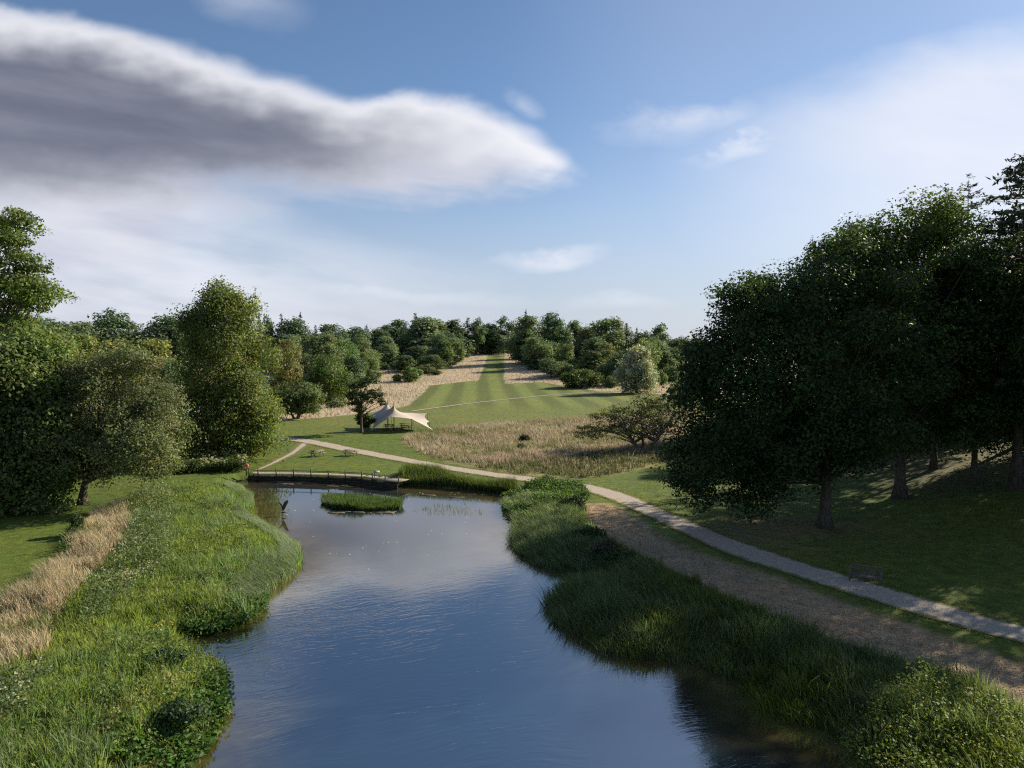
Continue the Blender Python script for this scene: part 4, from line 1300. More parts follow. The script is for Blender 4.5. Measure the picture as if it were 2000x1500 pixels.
def herb_obj(name, P, height, leaf, base, seed, per=9, flower=None, fl_share=0.0, label=None, fl_size=0.10, zoff=0.0, spread=0.3):
    """leafy plants: small leaf cards up each stem, flower cards on top"""
    r = np.random.default_rng(seed)
    z = np.maximum(Hfull(P[:, 0], P[:, 1]), WATER_Z - 0.02) + zoff
    n = len(P)
    hh = height * (0.6 + 0.7 * r.random(n)) * np.clip(1 + 0.35 * wav(P, 0.7, seed), 0.3, 1.6)
    idx = np.repeat(np.arange(n), per)
    t = r.random(len(idx)) ** 0.7
    C = np.column_stack([P[idx] + r.normal(size=(len(idx), 2)) * spread * 0.5, z[idx] + hh[idx] * t])
    N = r.normal(size=(len(idx), 3)) * 0.6 + np.array([0, 0, 0.9])
    V, Q = leafcards(C, N, leaf * (0.6 + 0.8 * r.random(len(idx))), r, 0.2, 0.6)
    c = np.repeat(vary(base, n, r, P, 0.2, 0.8, seed + 1)[idx] * (0.8 + 0.4 * r.random((len(idx), 1))), 4, 0)
    Vs, Qs, cs = [V], [Q], [c]
    if flower is not None:
        fi = np.where(r.random(n) < fl_share * 2.0 * smooth(wav(P, 1.3, seed + 9), -0.2, 0.6))[0]
        fi = np.repeat(fi, 5)
        Cf = np.column_stack([P[fi] + r.normal(size=(len(fi), 2)) * 0.11, z[fi] + hh[fi] * (1.0 + 0.12 * r.random(len(fi)))])
        Vf, Qf = leafcards(Cf, r.normal(size=(len(fi), 3)) * 0.4 + np.array([0.2, -0.3, 0.8]), fl_size * (0.6 + 0.8 * r.random(len(fi))), r, 0.1, 0.9)
        Vs.append(Vf); Qs.append(Qf + len(V)); cs.append(np.repeat(vary(flower, len(fi), r, None, 0.1), 4, 0))
    me = mesh_np(name, np.vstack(Vs), np.vstack(Qs), None, [LEAF], np.clip(np.vstack(cs), 0.005, 0.9))
    return tag(link(name, me), label, None, None, 'stuff')


herb_obj('bank_herbs', herb_obj_later, 0.62, 0.14, (0.150, 0.190, 0.060), 310, 16, (0.40, 0.36, 0.10), 0.06, 'leafy mixed herbs scattered through the left bank reeds', 0.06, 0, 0.5)
FLW = poly([(255, 985), (300, 955), (335, 985), (335, 1060), (330, 1110), (270, 1160), (215, 1215), (165, 1240), (165, 1190), (205, 1130), (240, 1085), (265, 1035)])
P = scatter(FLW, 9, r)
herb_obj('flowering_herbs', P, 1.15, 0.15, (0.125, 0.165, 0.065), 311, 16, (0.40, 0.38, 0.22), 0.30, 'cream-flowered tall herbs along the middle of the left bank', 0.09, 0, 0.4)
FL2 = poly([(-200, 1420), (0, 1350), (55, 1320), (90, 1330), (70, 1400), (20, 1440), (-200, 1480)])
P = scatter(FL2, 9, r)
herb_obj('flowering_herbs', P, 1.1, 0.14, (0.095, 0.125, 0.055), 312, 16, (0.48, 0.46, 0.30), 0.35, 'pale-flowered herbs in the lower left corner', 0.085, 0, 0.4)
CRESS = [poly([(350, 1232), (400, 1212), (470, 1192), (520, 1165), (514, 1202), (475, 1226), (425, 1240), (370, 1243)], WATER_Z),
         poly([(200, 1520), (240, 1455), (330, 1435), (375, 1390), (405, 1330), (425, 1300), (446, 1330), (448, 1400), (410, 1460), (365, 1520)], WATER_Z)]
for i, q in enumerate(CRESS):
    P = scatter(q, 26, r)
    herb_obj('water_plants', P, 0.42, 0.20, (0.075, 0.150, 0.028), 313 + i, 12, None, 0, ('bright leafy water plants along the inlet of the left bank', 'glossy leafy water plants in the lower left of the pond edge')[i], 0.1, 0.05, 0.3)
YELF = [poly([(285, 1285), (300, 1245), (335, 1245), (350, 1285)]), poly([(330, 1385), (345, 1355), (375, 1355), (380, 1385)]), poly([(120, 1085), (122, 1070), (142, 1070), (142, 1085)])]
for i, q in enumerate(YELF):
    P = scatter(q, 10, r)
    herb_obj('yellow_flowers', P, (1.0, 0.95, 0.8)[i], 0.16, (0.07, 0.12, 0.03), 321 + i, 12, (0.50, 0.42, 0.06), 0.35, ('yellow-flowered clump near the inlet of the left bank', 'yellow-flowered clump near the leafy water plants', 'bright yellow flowers at the lawn edge by the dry grass')[i], 0.09, 0, 0.35)
P = scatter(poly([(60, 1500), (60, 1330), (250, 1290), (420, 1300), (380, 1480)]), 3.0, r, keep=on_bank)
herb_obj('flower_dots', P, 1.0, 0.12, (0.09, 0.13, 0.03), 331, 6, (0.45, 0.40, 0.10), 0.12, 'scattered yellow flowers over the lower left reeds', 0.06)

# sedge fringe of the left bank, combed by the wind
SEDGE_L = [poly([(455, 948), (480, 955), (500, 985), (488, 990), (462, 965), (442, 955)], WATER_Z), poly([(470, 1000), (505, 1012), (535, 1035), (575, 1060), (592, 1090), (580, 1118), (540, 1145), (510, 1175), (480, 1185), (470, 1160), (505, 1130), (555, 1095), (545, 1065), (505, 1040), (465, 1020)], WATER_Z)]
for i, q in enumerate(SEDGE_L):
    P = scatter(q, 300, r)
    c = vary((0.20, 0.25, 0.165), len(P), r, P, 0.16)
    grass_obj('sedge_fringe', P, 0.95, 0.035, c, 341 + i, 0.3, (-0.10, -0.25), flow=0.45, label=('grey-green sedge hump at the far tip of the left bank', 'grey-green combed sedge fringe of the left bank at the water')[i])

# right bank
RB1 = np.vstack([poly([(985, 985), (1000, 1010), (1002, 1070), (1060, 1114), (1155, 1117)], WATER_Z), poly([(1200, 1095), (1165, 1040), (1140, 1010), (1140, 985), (1010, 965)])])
RB2 = np.vstack([poly([(1160, 1122), (1105, 1138), (1068, 1180), (1070, 1225), (1110, 1245), (1185, 1276), (1235, 1294), (1310, 1296), (1400, 1312), (1450, 1350), (1490, 1390), (1540, 1410), (1600, 1430), (1660, 1456), (1745, 1504)], WATER_Z),
                 np.array([[15.2, 22], [18.5, 14], [24, 12], [34, 22]]), poly([(2150, 1480), (2000, 1395), (1850, 1312), (1700, 1280), (1600, 1245), (1480, 1195), (1400, 1160), (1270, 1105), (1190, 1060)])])
tuft_obj('sedge_bed', tussock(RB1, 13, 20, r, 0.15, (0.80, 0.75, 0.6), [(0.195, 0.245, 0.145), (0.150, 0.190, 0.085), (0.145, 0.180, 0.040)], (1.5, 0.8, 0.6), lambda P: sdist(P, POND) > 0.0, 61, 0.5, 0.25, (-0.16, -0.12), 0.35), 0.036, 351, 'grey-green combed sedge bed on the near side of the right inlet')
tuft_obj('sedge_bed', tussock(RB2, 11, 22, r, 0.17, (0.85, 0.8, 0.6, 1.1), [(0.145, 0.185, 0.095), (0.135, 0.170, 0.050), (0.165, 0.195, 0.036), (0.110, 0.145, 0.044)], (1.2, 1.0, 0.9, 0.5), lambda P: (sdist(P, POND) > -0.05 + 0.5 * wav(P, 0.9, 97)) & (P[:, 1] > 12), 65, 0.4, 0.42, (-0.14, -0.10), 0.22), 0.042, 352, 'long shaded sedge and reed bed along the right bank')
YR = poly([(1640, 1440), (1700, 1380), (1800, 1350), (1900, 1380), (2010, 1430), (2010, 1520), (1760, 1520)])
P = scatter(YR, 26, r, keep=on_bank)
herb_obj('bank_herbs', P, 0.9, 0.13, (0.170, 0.225, 0.040), 361, 10, (0.50, 0.44, 0.07), 0.12, 'sunlit yellow-flecked herbs at the lower right corner', 0.06, 0, 0.35)
P = scatter(poly([(985, 990), (985, 965), (1060, 950), (1140, 960), (1150, 985), (1100, 1000), (1040, 1012), (1005, 1005)], WATER_Z + 0.4), 22, r, keep=on_bank)
herb_obj('water_plants', P, 0.55, 0.22, (0.085, 0.150, 0.026), 362, 12, None, 0, 'bright leafy plants at the head of the right bank', 0.1, 0.1, 0.35)
FARB = np.vstack([poly([(776, 947), (880, 952), (1000, 966)], WATER_Z), poly([(1010, 955), (1000, 946), (930, 943), (880, 936), (850, 925), (800, 922), (779, 938)])])
P = scatter(FARB, 190, r, edge=0.4, keep=on_bank)
grass_obj('far_bank_reeds', P, 1.15, 0.06, vary((0.095, 0.125, 0.034), len(P), r, P), 363, 0.35, (-0.1, -0.05), label='dark green reeds on the far bank right of the boardwalk')
TLB = np.vstack([poly([(340, 940), (400, 936), (480, 934)], WATER_Z), poly([(482, 925), (482, 902), (420, 905), (340, 915)])])
P = scatter(TLB, 16, r, keep=not_water)
herb_obj('far_bank_herbs', P, 1.3, 0.26, (0.085, 0.115, 0.035), 364, 16, (0.35, 0.34, 0.18), 0.5, 'pale-tipped herbs between the lime tree and the boardwalk', 0.2, 0, 0.5)
for i, (a, b, hpx) in enumerate(((1122, 985, 20), (1150, 1046, 18), (1185, 1075, 17), (1215, 1092, 16))):
    g_ = on_plane(a, b + 10)
    big_tree('bank_shrub', (g_[0], g_[1]), [(a, b, 24, hpx, 0), (a - 14, b + 6, 15, hpx * 0.7, 0)], 90, 0.45, 30, 0.2, (0.050, 0.080, 0.022),
             ('dark rounded bank shrub nearest the head of the path', 'dark bank shrub beside the sunlit cut grass', 'purple-topped bank shrub at the start of the shade', 'lowest shaded bank shrub against the cut bank')[i], 370 + i, 'shrub', r0=0.05, height=0.9, limbs=8, bump=0.15, **({'tip': (0.12, 0.08, 0.085)} if i == 2 else {}))

for i, (a, b, sc_) in enumerate(((312, 1282, 26), (350, 1388, 32))):
    g_ = on_plane(a, b + 16)
    big_tree('bank_shrub', (g_[0], g_[1]), [(a, b, sc_, sc_ * 0.32, 0), (a + 24, b + 2, sc_ * 0.8, sc_ * 0.28, 0), (a - 22, b + 4, sc_ * 0.7, sc_ * 0.25, 0)], 120, 0.3, 30, 0.13, (0.060, 0.105, 0.034),
             ('dark green shrub under the yellow-flowered clump by the inlet', 'dark green shrub above the leafy water plants at the lower left')[i], 385 + i, 'shrub', r0=0.04, height=0.6, limbs=6, bump=0.15)
# island of sedge in the pond
ISL = np.array([on_plane(a, b, WATER_Z) for a, b in ((627, 985), (650, 993), (700, 997), (750, 998), (783, 994), (784, 985), (760, 978), (700, 974), (650, 970), (632, 975))])
P = scatter(ISL, 330, r, keep=lambda P: sdist(P, ISL) < 0.35 * wav(P, 1.4, 88) - 0.1)
isl_c = ISL.mean(0)
rim = (P - isl_c); rim /= np.linalg.norm(rim, axis=1)[:, None] + 1e-6
tag(link('island_mud', mesh_np('island_mud', np.vstack([np.column_stack([isl_c + (ISL - isl_c) * 1.04, np.full(len(ISL), WATER_Z - 0.12)]), np.column_stack([isl_c + (ISL - isl_c) * 0.9, np.full(len(ISL), WATER_Z + 0.05)]), [[*isl_c, WATER_Z + 0.08]]]),
                               np.array([[k, (k + 1) % 10, 10 + (k + 1) % 10, 10 + k] for k in range(10)]), np.array([[10 + k, 10 + (k + 1) % 10, 20] for k in range(10)]), [solid_mat('mud', (0.05, 0.04, 0.02), (0.09, 0.07, 0.04), 2.0)])), kind='structure')
rr = np.random.default_rng(5)
hh = 0.68 * (0.6 + 0.6 * rr.random(len(P))) * (1 + 0.45 * wav(P, 1.1, 404))
sdi = -sdist(P, ISL)
ln = rim * (0.55 * hh * smooth(sdi, 1.2, 0.0))[:, None] + rr.normal(size=P.shape) * 0.12
V, Q, T, c = blades(P, np.full(len(P), WATER_Z), hh, np.full(len(P), 0.045), ln, vary((0.085, 0.130, 0.042), len(P), rr, P, 0.28), rr)
tag(link('island_sedge', mesh_np('island_sedge', V, Q, T, [BLADE], c)), 'long green sedge island lying in the far end of the pond', kind='stuff')
# sparse emergent plants on the water
EM = poly([(795, 1000), (850, 985), (905, 980), (950, 996), (945, 1004), (860, 1006), (800, 1006)], WATER_Z)
P = scatter(EM, 20, r, keep=lambda P: wav(P, 1.2, 98) > -0.3)
c = vary((0.20, 0.20, 0.10), len(P), r)
grass_obj('emergent_plants', P, 0.5, 0.06, c, 381, 0.5, (0, 0), label='thin scatter of water plants standing in the pond')
# floating mats by the far bank
mb = MB()
for i in range(46):
    a, b = random.choice([(random.uniform(790, 1000), random.uniform(953, 972)), (random.uniform(640, 740), random.uniform(946, 958)), (random.uniform(540, 610), random.uniform(940, 946)), (random.uniform(650, 760), random.uniform(999, 1003))])
    g_ = on_plane(a, b, WATER_Z)
    if sdist(g_[None], POND)[0] > -0.15: continue
    n = 11
    an = np.arange(n) * 6.283 / n
    rad = random.uniform(0.15, 0.55) * (0.5 + 0.8 * np.random.default_rng(i).random(n))
    top = np.column_stack([g_[0] + np.cos(an) * rad * 1.6, g_[1] + np.sin(an) * rad * 0.45, np.full(n, WATER_Z + 0.014 + i * 0.0005)])
    bot = top - np.array([0, 0, 0.05])
    mb.add(np.vstack([top, bot, [[g_[0], g_[1], WATER_Z + 0.02 + i * 0.0005]]]), np.array([[n + k, n + (k + 1) % n, (k + 1) % n, k] for k in range(n)]), np.array([[k, (k + 1) % n, 2 * n] for k in range(n)]))
o = mb.build('floating_weed', solid_mat('floating_weed', (0.10, 0.080, 0.045), (0.17, 0.135, 0.085), 3.0, 0.7))
tag(o, 'brownish floating weed mats near the far bank of the pond', kind='stuff')

fl = np.array([on_plane(a, b, WATER_Z) for a, b in zip(r.uniform(560, 1000, 70), 962 + 160 * r.random(70) ** 2)])
fl = fl[(sdist(fl, POND) < -0.6) & (sdist(fl, ISL) > 0.3)]
Vf, Qf = leafcards(np.column_stack([fl, np.full(len(fl), WATER_Z + 0.012)]), np.tile([0.25, 0.1, 1.0], (len(fl), 1)), 0.10 + 0.14 * r.random(len(fl)), r, 0.0, 0.6)
tag(link('floating_leaves', mesh_np('floating_leaves', Vf, Qf, None, [LEAF], np.repeat(vary((0.75, 0.73, 0.66), len(fl), r, None, 0.1), 4, 0))), 'pale specks of leaves and feathers floating on the pond', kind='stuff')

# tall meadow behind the path
mcols = np.array([(0.46, 0.395, 0.28), (0.36, 0.31, 0.20), (0.22, 0.235, 0.095), (0.40, 0.315, 0.235)])
P, hh, lean, c = tussock(MEADOW, 4.4, 6, r, 0.26, (0.70, 0.55, 0.6, 0.8), mcols, (1.1, 0.9, 1.1, 0.8), lambda P: sdist(P, MEADOW) < 1.2 * wav(P, 0.5, 75) - 0.4, 71, 0.2, 0.45, (-0.12, -0.05), 0.12, 0.8)
front_green = smooth(sdist(P, poly([(860, 908), (1000, 910), (1090, 896), (1180, 885), (1330, 886), (1330, 960), (860, 960)])) + 1.5 * wav(P, 0.5, 74), 2.0, -2.0)
c = np.where((r.random(len(P)) < front_green * 0.72)[:, None], vary((0.095, 0.115, 0.040), len(P), r, P, 0.18), c)
tuft_obj('meadow_grass', (P, hh, lean, c), 0.085, 391, 'oval of tall tan meadow grass behind the path', STRAW)
# dry fields right and left of the avenue and along the field margin
FIELD = poly([(400, 835), (545, 822), (690, 809), (760, 799)])
fp = []
lo, hi = np.array([-120, 128]), np.array([70, 430])
P = lo + r.random((100000, 2)) * (hi - lo)
vis = (np.abs(P[:, 0] / P[:, 1]) < 0.42)
P = P[vis]
sdl, sdm = sdist(P, LAWN), sdist(P, MEADOW)
P = P[(sdl > 0.2) & (sdm > 0.3)]
P = P[r.random(len(P)) < np.clip(250 / P[:, 1], 0, 1)]
c = vary((0.46, 0.395, 0.285), len(P), r, P, 0.09, 0.12, 12)
c = np.where((r.random(len(P)) < 0.15 + 0.3 * smooth(wav(P, 0.12, 77), 0.1, 0.9))[:, None], vary((0.34, 0.285, 0.19), len(P), r, None, 0.1), c)
grass_obj('hay_field_grass', P, 0.60, 0.20, c, 392, 0.7, (-0.15, -0.05), label='pale uncut hay grass in the fields beside the avenue', mat=STRAW)
# ragged grass along the gravel path and in the near lawns
Pc, Pw = resample(PATHC, PATHW, 0.3)
tgp = np.gradient(Pc, axis=0); tgp /= np.linalg.norm(tgp, axis=1)[:, None]
nrp = np.stack([-tgp[:, 1], tgp[:, 0]], 1)
ix = r.integers(0, len(Pc), 15000)
sd_ = np.where(r.random(15000) < 0.5, -1, 1)
P = Pc[ix] + nrp[ix] * (sd_ * (Pw[ix] / 2 - 0.12 + np.abs(r.normal(size=15000)) * 0.28))[:, None] + r.normal(size=(15000, 2)) * 0.08
P = P[P[:, 1] < 120]
c = vary((0.13, 0.155, 0.035), len(P), r, P, 0.2)
c = np.where((r.random(len(P)) < 0.3)[:, None], vary((0.30, 0.25, 0.14), len(P), r), c)
grass_obj('verge_grass', P, 0.17, 0.05, c, 394, 0.9, (-0.1, 0), label='ragged short grass along both edges of the gravel path')
LWN = poly([(1200, 975), (1290, 925), (1400, 960), (1600, 1010), (1800, 1010), (2050, 1010), (2050, 1230), (1850, 1170), (1560, 1085), (1400, 1030)])
P = scatter(LWN, 26, r, keep=lambda P: wav(P, 0.5, 95) + 0.5 * wav(P, 1.7, 96) > -0.2)
c = vary((0.11, 0.14, 0.03), len(P), r, P, 0.25)
c = np.where((r.random(len(P)) < 0.18)[:, None], vary((0.24, 0.19, 0.10), len(P), r), c)
grass_obj('rough_lawn_grass', P, 0.14, 0.06, c, 395, 0.9, (-0.1, 0), label='uneven tufts of grass on the shaded slope by the bench')
# cut grass thatch on the bank: short straw
P = scatter(CUTBANK, 60, r)
grass_obj('cut_straw', P, 0.16, 0.06, vary((0.42, 0.325, 0.215), len(P), r, P), 393, 1.2, (-0.3, 0.0), label='mown brown straw on the bank between path and reeds', mat=STRAW)


# ------------------------------------------------------------------ boardwalk, fence and wall at the far end of the pond
post_px = [(486, 926), (503.6, 927), (539, 927), (573, 927.5), (607, 928.5), (641, 929.5), (674, 931), (706, 932.5), (727, 936), (752, 940), (778, 943)]
posts = [on_plane(a, b, 0.0) for a, b in post_px]
edge_l = np.array(posts)
wall = empty('retaining_wall', (*edge_l[5], 0)); tag(wall, 'dark timber retaining wall at the far end of the pond', 'wall')
for k in range(len(edge_l) - 1):
    a, b = edge_l[k], edge_l[k + 1]
    for lv in range(4):
        mb = MB()
        zc = -1.05 + lv * 0.26
        off = 0.012 * ((k + lv) % 3)
        pa, pb = np.array([*a, zc]), np.array([*b, zc])
        tdir = (pb - pa) / np.linalg.norm(pb - pa)
        nrm = np.array([tdir[1], -tdir[0], 0]) * (0.10 + off)
        mb.beam(Vector(pa + tdir * 0.008 + nrm), Vector(pb - tdir * 0.008 + nrm), 0.16, 0.25)
        o = mb.build('sleeper', SLEEPER); o.parent = wall; o.matrix_parent_inverse = wall.matrix_world.inverted() if False else Matrix.Translation(-wall.location)
deck = empty('boardwalk', (*edge_l[5], 0)); tag(deck, 'narrow pale plank boardwalk on top of the pond wall', 'boardwalk')
for k in range(len(edge_l) - 1):
    a, b = Vector((*edge_l[k], 0)), Vector((*edge_l[k + 1], 0))
    L_ = (b - a).length
    t = (b - a) / L_; nrm = Vector((-t.y, t.x, 0))
    wdk = 1.25 if k < 8 else 2.0
    mb = MB()
    npl = max(2, int(L_ / 0.16))
    for j in range(npl):
        c_ = a + t * (L_ * (j + 0.5) / npl) + nrm * (wdk / 2 - 0.06) + Vector((0, 0, 0.045 + random.uniform(-.006, .006)))
        mb.box(c_, (L_ / npl - 0.015, wdk, 0.05), t.to_track_quat('X', 'Z').to_euler())
    o = mb.build('deck_section', DECK); o.parent = deck; o.matrix_parent_inverse = Matrix.Translation(-deck.location)
fence = empty('post_and_rail_fence', (*edge_l[5], 0.07)); tag(fence, 'low dark wooden fence of posts and one rail along the boardwalk', 'fence')
for k, p in enumerate(edge_l):
    mb = MB()
    hpost = 0.60
    mb.box((p[0], p[1] + 0.09, 0.07 + hpost / 2 - 0.2), (0.12, 0.12, hpost + 0.4))
    mb.box((p[0], p[1] + 0.09, 0.07 + hpost + 0.012), (0.14, 0.14, 0.03))
    o = mb.build('post', WOOD_DARK); o.parent = fence; o.matrix_parent_inverse = Matrix.Translation(-fence.location)
    if k < len(edge_l) - 1 and k != 8:
        q = edge_l[k + 1]
        mb = MB()
        mb.beam(Vector((p[0] + .07, p[1] + 0.09, 0.07 + 0.42)), Vector((q[0] - .07, q[1] + 0.09, 0.07 + 0.42)), 0.04, 0.06)
        o = mb.build('rail', WOOD_DARK); o.parent = fence; o.matrix_parent_inverse = Matrix.Translation(-fence.location)
# small slanted board among the posts
b0 = on_plane(736, 934)
t = empty('reading_board', (b0[0], b0[1], 0.07), R(12)); tag(t, 'small slanted pale board on two posts by the boardwalk bend', 'sign')
mb = MB(); mb.box((0, 0, 0.66), (0.62, 0.34, 0.04), Matrix.Rotation(R(25), 3, 'X').to_euler()); mb.build('board', SIGNBOARD, t)
for s in (-1, 1):
    mb = MB(); mb.box((0.26 * s, 0.02, 0.30), (0.08, 0.08, 0.64)); mb.build('leg', WOOD, t)
# life buoy on its post
b0 = on_plane(482, 927)
t = empty('life_buoy', (b0[0], b0[1] - 0.1, 0.0)); tag(t, 'orange life buoy on a post at the end of the boardwalk', 'life buoy')
mb = MB(); mb.box((0, 0.08, 0.55), (0.1, 0.1, 1.3)); mb.build('post', WOOD_DARK, t)
mb = MB()
an = np.linspace(0, 2 * np.pi, 21)
mb.tube(np.stack([0.24 * np.cos(an), np.full(21, -0.03), 0.98 + 0.24 * np.sin(an)], 1), 0.085, 8, False)
mb.build('ring', ORANGE, t, True)


# ------------------------------------------------------------------ picnic tables, tent, bench, sculpture
def picnic_table(loc, rz, label, group=None):
    t = empty('picnic_table', loc, rz)
    tag(t, label, 'picnic table', group)
    mb = MB()
    for k in range(5):
        mb.box((0, -0.32 + 0.16 * k, 0.755), (1.85, 0.145, 0.045))
    for s in (-0.6, 0.6):
        mb.box((s, 0, 0.70), (0.09, 0.74, 0.06))
    mb.build('table_top', WOOD, t)
    for s in (-1, 1):
        mb = MB()
        for k in (0, 1):
            mb.box((0, s * (0.62 + 0.15 * k), 0.46), (1.85, 0.135, 0.045))
        mb.build('seat', WOOD, t)
    for s in (-0.6, 0.6):
        for q in (-1, 1):
            mb = MB()
            mb.beam(Vector((s + 0.05, q * 0.62, 0.0)), Vector((s + 0.05, q * 0.22, 0.72)), 0.05, 0.10)
            mb.build('leg', WOOD, t)
        mb = MB(); mb.box((s - 0.001, 0, 0.40), (0.05, 1.56, 0.10)); mb.build('cross_beam', WOOD, t)
    return t


pt = picnic_table((*on_plane(619, 891), 0.0), R(38), 'weathered picnic table nearer the worn side path')
picnic_table((*on_plane(685, 890), 0.0), R(-8), 'weathered picnic table close beside the gravel path')
picnic_table((-18.9, 124.6, 0), R(8), 'picnic table at the front right under the canvas tent')
picnic_table((-19.6, 128.6, 0), R(5), 'picnic table at the back right under the canvas tent')
picnic_table((-22.2, 127.0, 0), R(-4), 'picnic table deep in the shade at the tent middle')

# stretch tent: a membrane hung from masts, poles and ground anchors, relaxed to its resting shape
NXT, NYT = 29, 25
TP = np.zeros((NYT, NXT, 3))
c00, c10, c01, c11 = np.array([-24.4, 120.8, 0.15]), np.array([-13.4, 121.8, 0.15]), np.array([-27.6, 131.0, 2.1]), np.array([-15.6, 130.6, 2.5])
for j in range(NYT):
    for i in range(NXT):
        a, b = i / (NXT - 1), j / (NYT - 1)
        TP[j, i] = c00 * (1 - a) * (1 - b) + c10 * a * (1 - b) + c01 * (1 - a) * b + c11 * a * b
fixd = {(0, 0): c00, (0, NXT - 1): c10, (NYT - 1, 0): c01, (NYT - 1, NXT - 1): c11,
        (0, 10): np.array([-20.7, 121.0, 2.75]), (0, 19): np.array([-17.3, 121.2, 2.35]),
        (12, 0): np.array([-25.6, 125.6, 2.35]), (12, NXT - 1): np.array([-14.8, 126.4, 1.3]),
        (NYT - 1, 10): np.array([-23.2, 131.2, 2.5]), (NYT - 1, 19): np.array([-18.6, 131.0, 2.5]),
        (10, 10): np.array([-20.9, 124.6, 4.75]), (16, 7): np.array([-22.6, 128.2, 4.95])}
for it in range(2500):
    for k_, v_ in fixd.items():
        TP[k_] = v_
    N_ = TP.copy()
    N_[1:-1, 1:-1] = (TP[:-2, 1:-1] + TP[2:, 1:-1] + TP[1:-1, :-2] + TP[1:-1, 2:]) / 4
    for sl, a_, b_, inn in (((0, slice(1, -1)), TP[0, :-2], TP[0, 2:], TP[1, 1:-1]), ((-1, slice(1, -1)), TP[-1, :-2], TP[-1, 2:], TP[-2, 1:-1]),
                            ((slice(1, -1), 0), TP[:-2, 0], TP[2:, 0], TP[1:-1, 1]), ((slice(1, -1), -1), TP[:-2, -1], TP[2:, -1], TP[1:-1, -2])):
        N_[sl] = 0.46 * a_ + 0.46 * b_ + 0.08 * inn
    TP = N_
for k_, v_ in fixd.items():
    TP[k_] = v_
tent = empty('canvas_tent', (-20.5, 125.5, 0)); tag(tent, 'beige stretch tent with two peaks over picnic tables', 'tent')
a = (np.arange(NYT - 1)[:, None] * NXT + np.arange(NXT - 1)[None]).ravel()
me = mesh_np('canopy', TP.reshape(-1, 3) - np.array([-20.5, 125.5, 0]), np.stack([a, a + 1, a + NXT + 1, a + NXT], 1), None, [CANVAS], None, True)
o = link('canopy', me, tent)
sm = o.modifiers.new('thickness', 'SOLIDIFY'); sm.thickness = 0.02
ss = o.modifiers.new('round', 'SUBSURF'); ss.levels = 1; ss.render_levels = 1
for (k_, nm) in (((10, 10), 'mast'), ((16, 7), 'mast'), ((0, 10), 'side_pole'), ((0, 19), 'side_pole'), ((12, 0), 'side_pole'), ((12, NXT - 1), 'side_pole'), ((NYT - 1, 0), 'side_pole'), ((NYT - 1, NXT - 1), 'side_pole'), ((NYT - 1, 10), 'side_pole'), ((NYT - 1, 19), 'side_pole')):
    v_ = fixd[k_] - np.array([-20.5, 125.5, 0])
    mb = MB(); mb.tube([(v_[0], v_[1], -0.1), (v_[0], v_[1], v_[2] * 0.5), (v_[0], v_[1], v_[2] + (0.14 if nm == 'mast' else 0.02))], 0.07 if nm == 'mast' else 0.05, 8)
    mb.build(nm, STEEL, tent)
for k_, dv in (((0, 10), (0.3, -2.2)), ((0, 19), (0.9, -2.0)), ((12, 0), (-2.2, 0)), ((NYT - 1, 10), (0, 2.2)), ((NYT - 1, 19), (0, 2.2)), ((NYT - 1, 0), (-1.8, 1.4)), ((NYT - 1, NXT - 1), (1.8, 1.4))):
    v_ = fixd[k_] - np.array([-20.5, 125.5, 0])
    mb = MB(); mb.tube([v_, (v_ + np.array([v_[0] + dv[0], v_[1] + dv[1], 0.0])) / 2 * np.array([1, 1, 1]), (v_[0] + dv[0], v_[1] + dv[1], 0.0)], 0.018, 5)
    mb.build('guy_rope', STEEL, tent)

# bench on the right lawn
bg_ = on_plane(1690, 1137)
BENCHW = solid_mat('bench_wood', (0.10, 0.085, 0.07), (0.17, 0.15, 0.125), 4.0, 0.8, 0.3, 0.2, (1, 8, 8))
t = empty('park_bench', (bg_[0], bg_[1], float(H(*bg_))), R(-33)); tag(t, 'grey wooden slatted bench on the shaded grass beside the path', 'bench')
for s in (-1, 1):
    mb = MB(); mb.box((0.86 * s, -0.28, 0.32), (0.08, 0.08, 0.66)); mb.build('leg', BENCHW, t)
    mb = MB(); mb.beam(Vector((0.86 * s, 0.20, 0.0)), Vector((0.86 * s, 0.34, 0.95)), 0.08, 0.08); mb.build('leg', BENCHW, t)
    mb = MB(); mb.box((0.86 * s, -0.02, 0.67), (0.09, 0.66, 0.045)); mb.build('armrest', BENCHW, t)
for k in range(5):
    mb = MB(); mb.box((0, -0.27 + 0.11 * k, 0.44), (1.64, 0.09, 0.035)); mb.build('seat_slat', BENCHW, t)
mb = MB(); mb.box((0, -0.29, 0.385), (1.64, 0.05, 0.09)); mb.box((0, 0.21, 0.385), (1.64, 0.05, 0.09)); mb.build('seat_frame', BENCHW, t)
mb = MB(); mb.box((0, 0.332, 0.93), (1.66, 0.055, 0.09)); mb.build('top_rail', BENCHW, t)
mb = MB(); mb.box((0, 0.262, 0.52), (1.66, 0.05, 0.07)); mb.build('lower_rail', BENCHW, t)
for k in range(11):
    x_ = -0.75 + 0.15 * k
    mb = MB(); mb.beam(Vector((x_, 0.267, 0.53)), Vector((x_, 0.328, 0.90)), 0.06, 0.022); mb.build('back_slat', BENCHW, t)

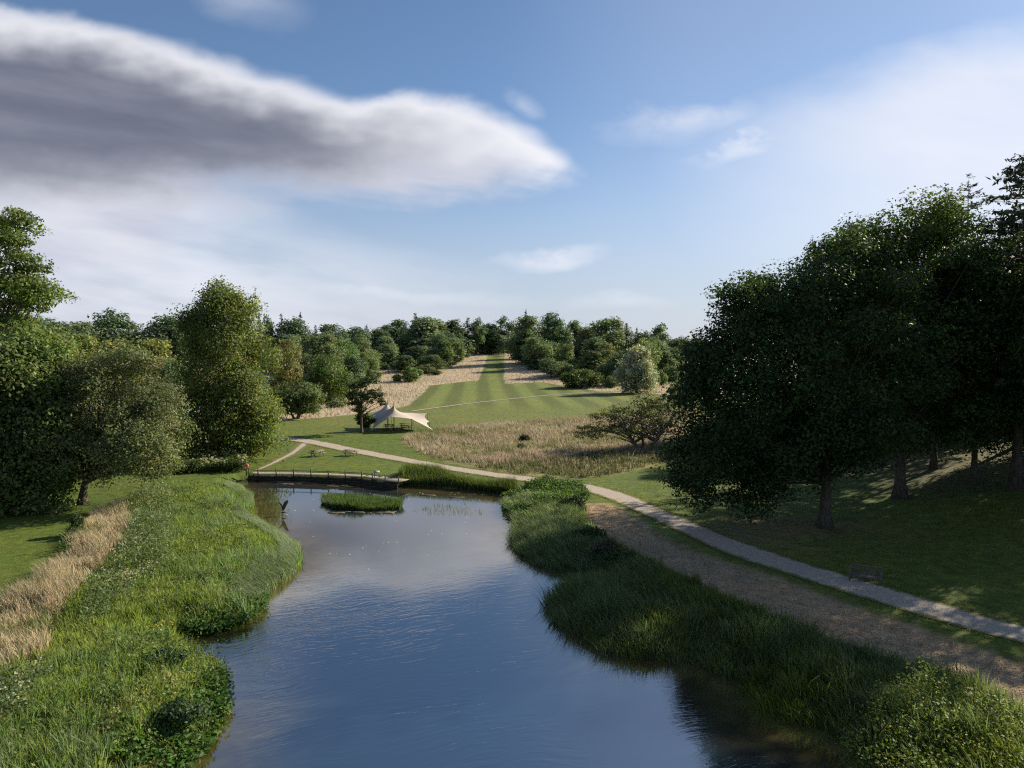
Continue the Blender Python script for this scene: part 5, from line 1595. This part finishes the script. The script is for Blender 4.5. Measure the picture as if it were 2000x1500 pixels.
# bronze bird sculpture with raised wings standing in the pond
sp = on_plane(553, 1007, WATER_Z)
t = empty('bird_sculpture', (sp[0], sp[1], WATER_Z)); tag(t, 'dark bird sculpture with raised wings on a pole in the pond', 'sculpture')
mb = MB(); mb.tube([(0, 0, -0.8), (0, 0, 0.1), (0, 0, 0.26)], 0.035, 8); mb.build('pole', BRONZE, t)
mb = MB()
mb.tube([(-0.16, 0, 0.25), (-0.05, 0, 0.30), (0.06, 0, 0.285), (0.30, 0, 0.27)], [0.05, 0.075, 0.055, 0.03], 8); mb.build('perch', BRONZE, t)
mb = MB(); mb.tube([(0.0, 0, 0.28), (0.01, 0, 0.42), (-0.02, 0, 0.50)], 0.014, 6); mb.tube([(0.05, 0.02, 0.28), (0.04, 0.01, 0.42), (0.0, 0, 0.50)], 0.014, 6); mb.build('leg', BRONZE, t)
mb = MB()
mb.tube([(-0.20, -0.02, 0.475), (-0.13, -0.01, 0.50), (-0.05, 0, 0.53), (0.06, 0, 0.58), (0.10, 0, 0.66), (0.08, -0.03, 0.74), (0.05, -0.06, 0.77), (-0.03, -0.10, 0.755), (-0.10, -0.12, 0.745)], [0.008, 0.035, 0.075, 0.085, 0.055, 0.035, 0.042, 0.018, 0.004], 10)
mb.build('body', BRONZE, t, True)


def wing(pts):
    """(x, z, half chord across, depth offset) from root to tip, a thin cambered blade"""
    V, Qd = [], []
    P_ = np.array(pts, float)
    tg_ = np.gradient(P_[:, :2], axis=0); tg_ /= np.linalg.norm(tg_, axis=1)[:, None]
    nr_ = np.stack([tg_[:, 1], -tg_[:, 0]], 1)
    for (x, z, hc, yo), nn in zip(P_, nr_):
        hc *= 1.15
        for sgn, yy in ((-1, -0.012), (1, -0.012), (1, 0.012), (-1, 0.012)):
            V.append((x + nn[0] * hc * sgn, yo + yy + 0.06 * hc * sgn, z + nn[1] * hc * sgn))
    n_ = len(P_)
    for k in range(n_ - 1):
        for e in range(4):
            Qd.append((k * 4 + e, k * 4 + (e + 1) % 4, (k + 1) * 4 + (e + 1) % 4, (k + 1) * 4 + e))
    Qd += [(3, 2, 1, 0), tuple((n_ - 1) * 4 + e for e in range(4))]
    m_ = MB(); m_.add(V, Qd); return m_.build('wing', BRONZE, t)


wing([(-0.01, 0.56, 0.05, 0.0), (-0.06, 0.74, 0.065, 0.05), (-0.14, 0.92, 0.065, 0.09), (-0.28, 1.06, 0.055, 0.12), (-0.42, 1.16, 0.035, 0.13), (-0.52, 1.22, 0.006, 0.13)])
wing([(0.04, 0.56, 0.07, 0.0), (0.10, 0.78, 0.12, -0.05), (0.19, 1.0, 0.14, -0.08), (0.31, 1.2, 0.125, -0.10), (0.43, 1.34, 0.08, -0.12), (0.53, 1.44, 0.01, -0.12)])
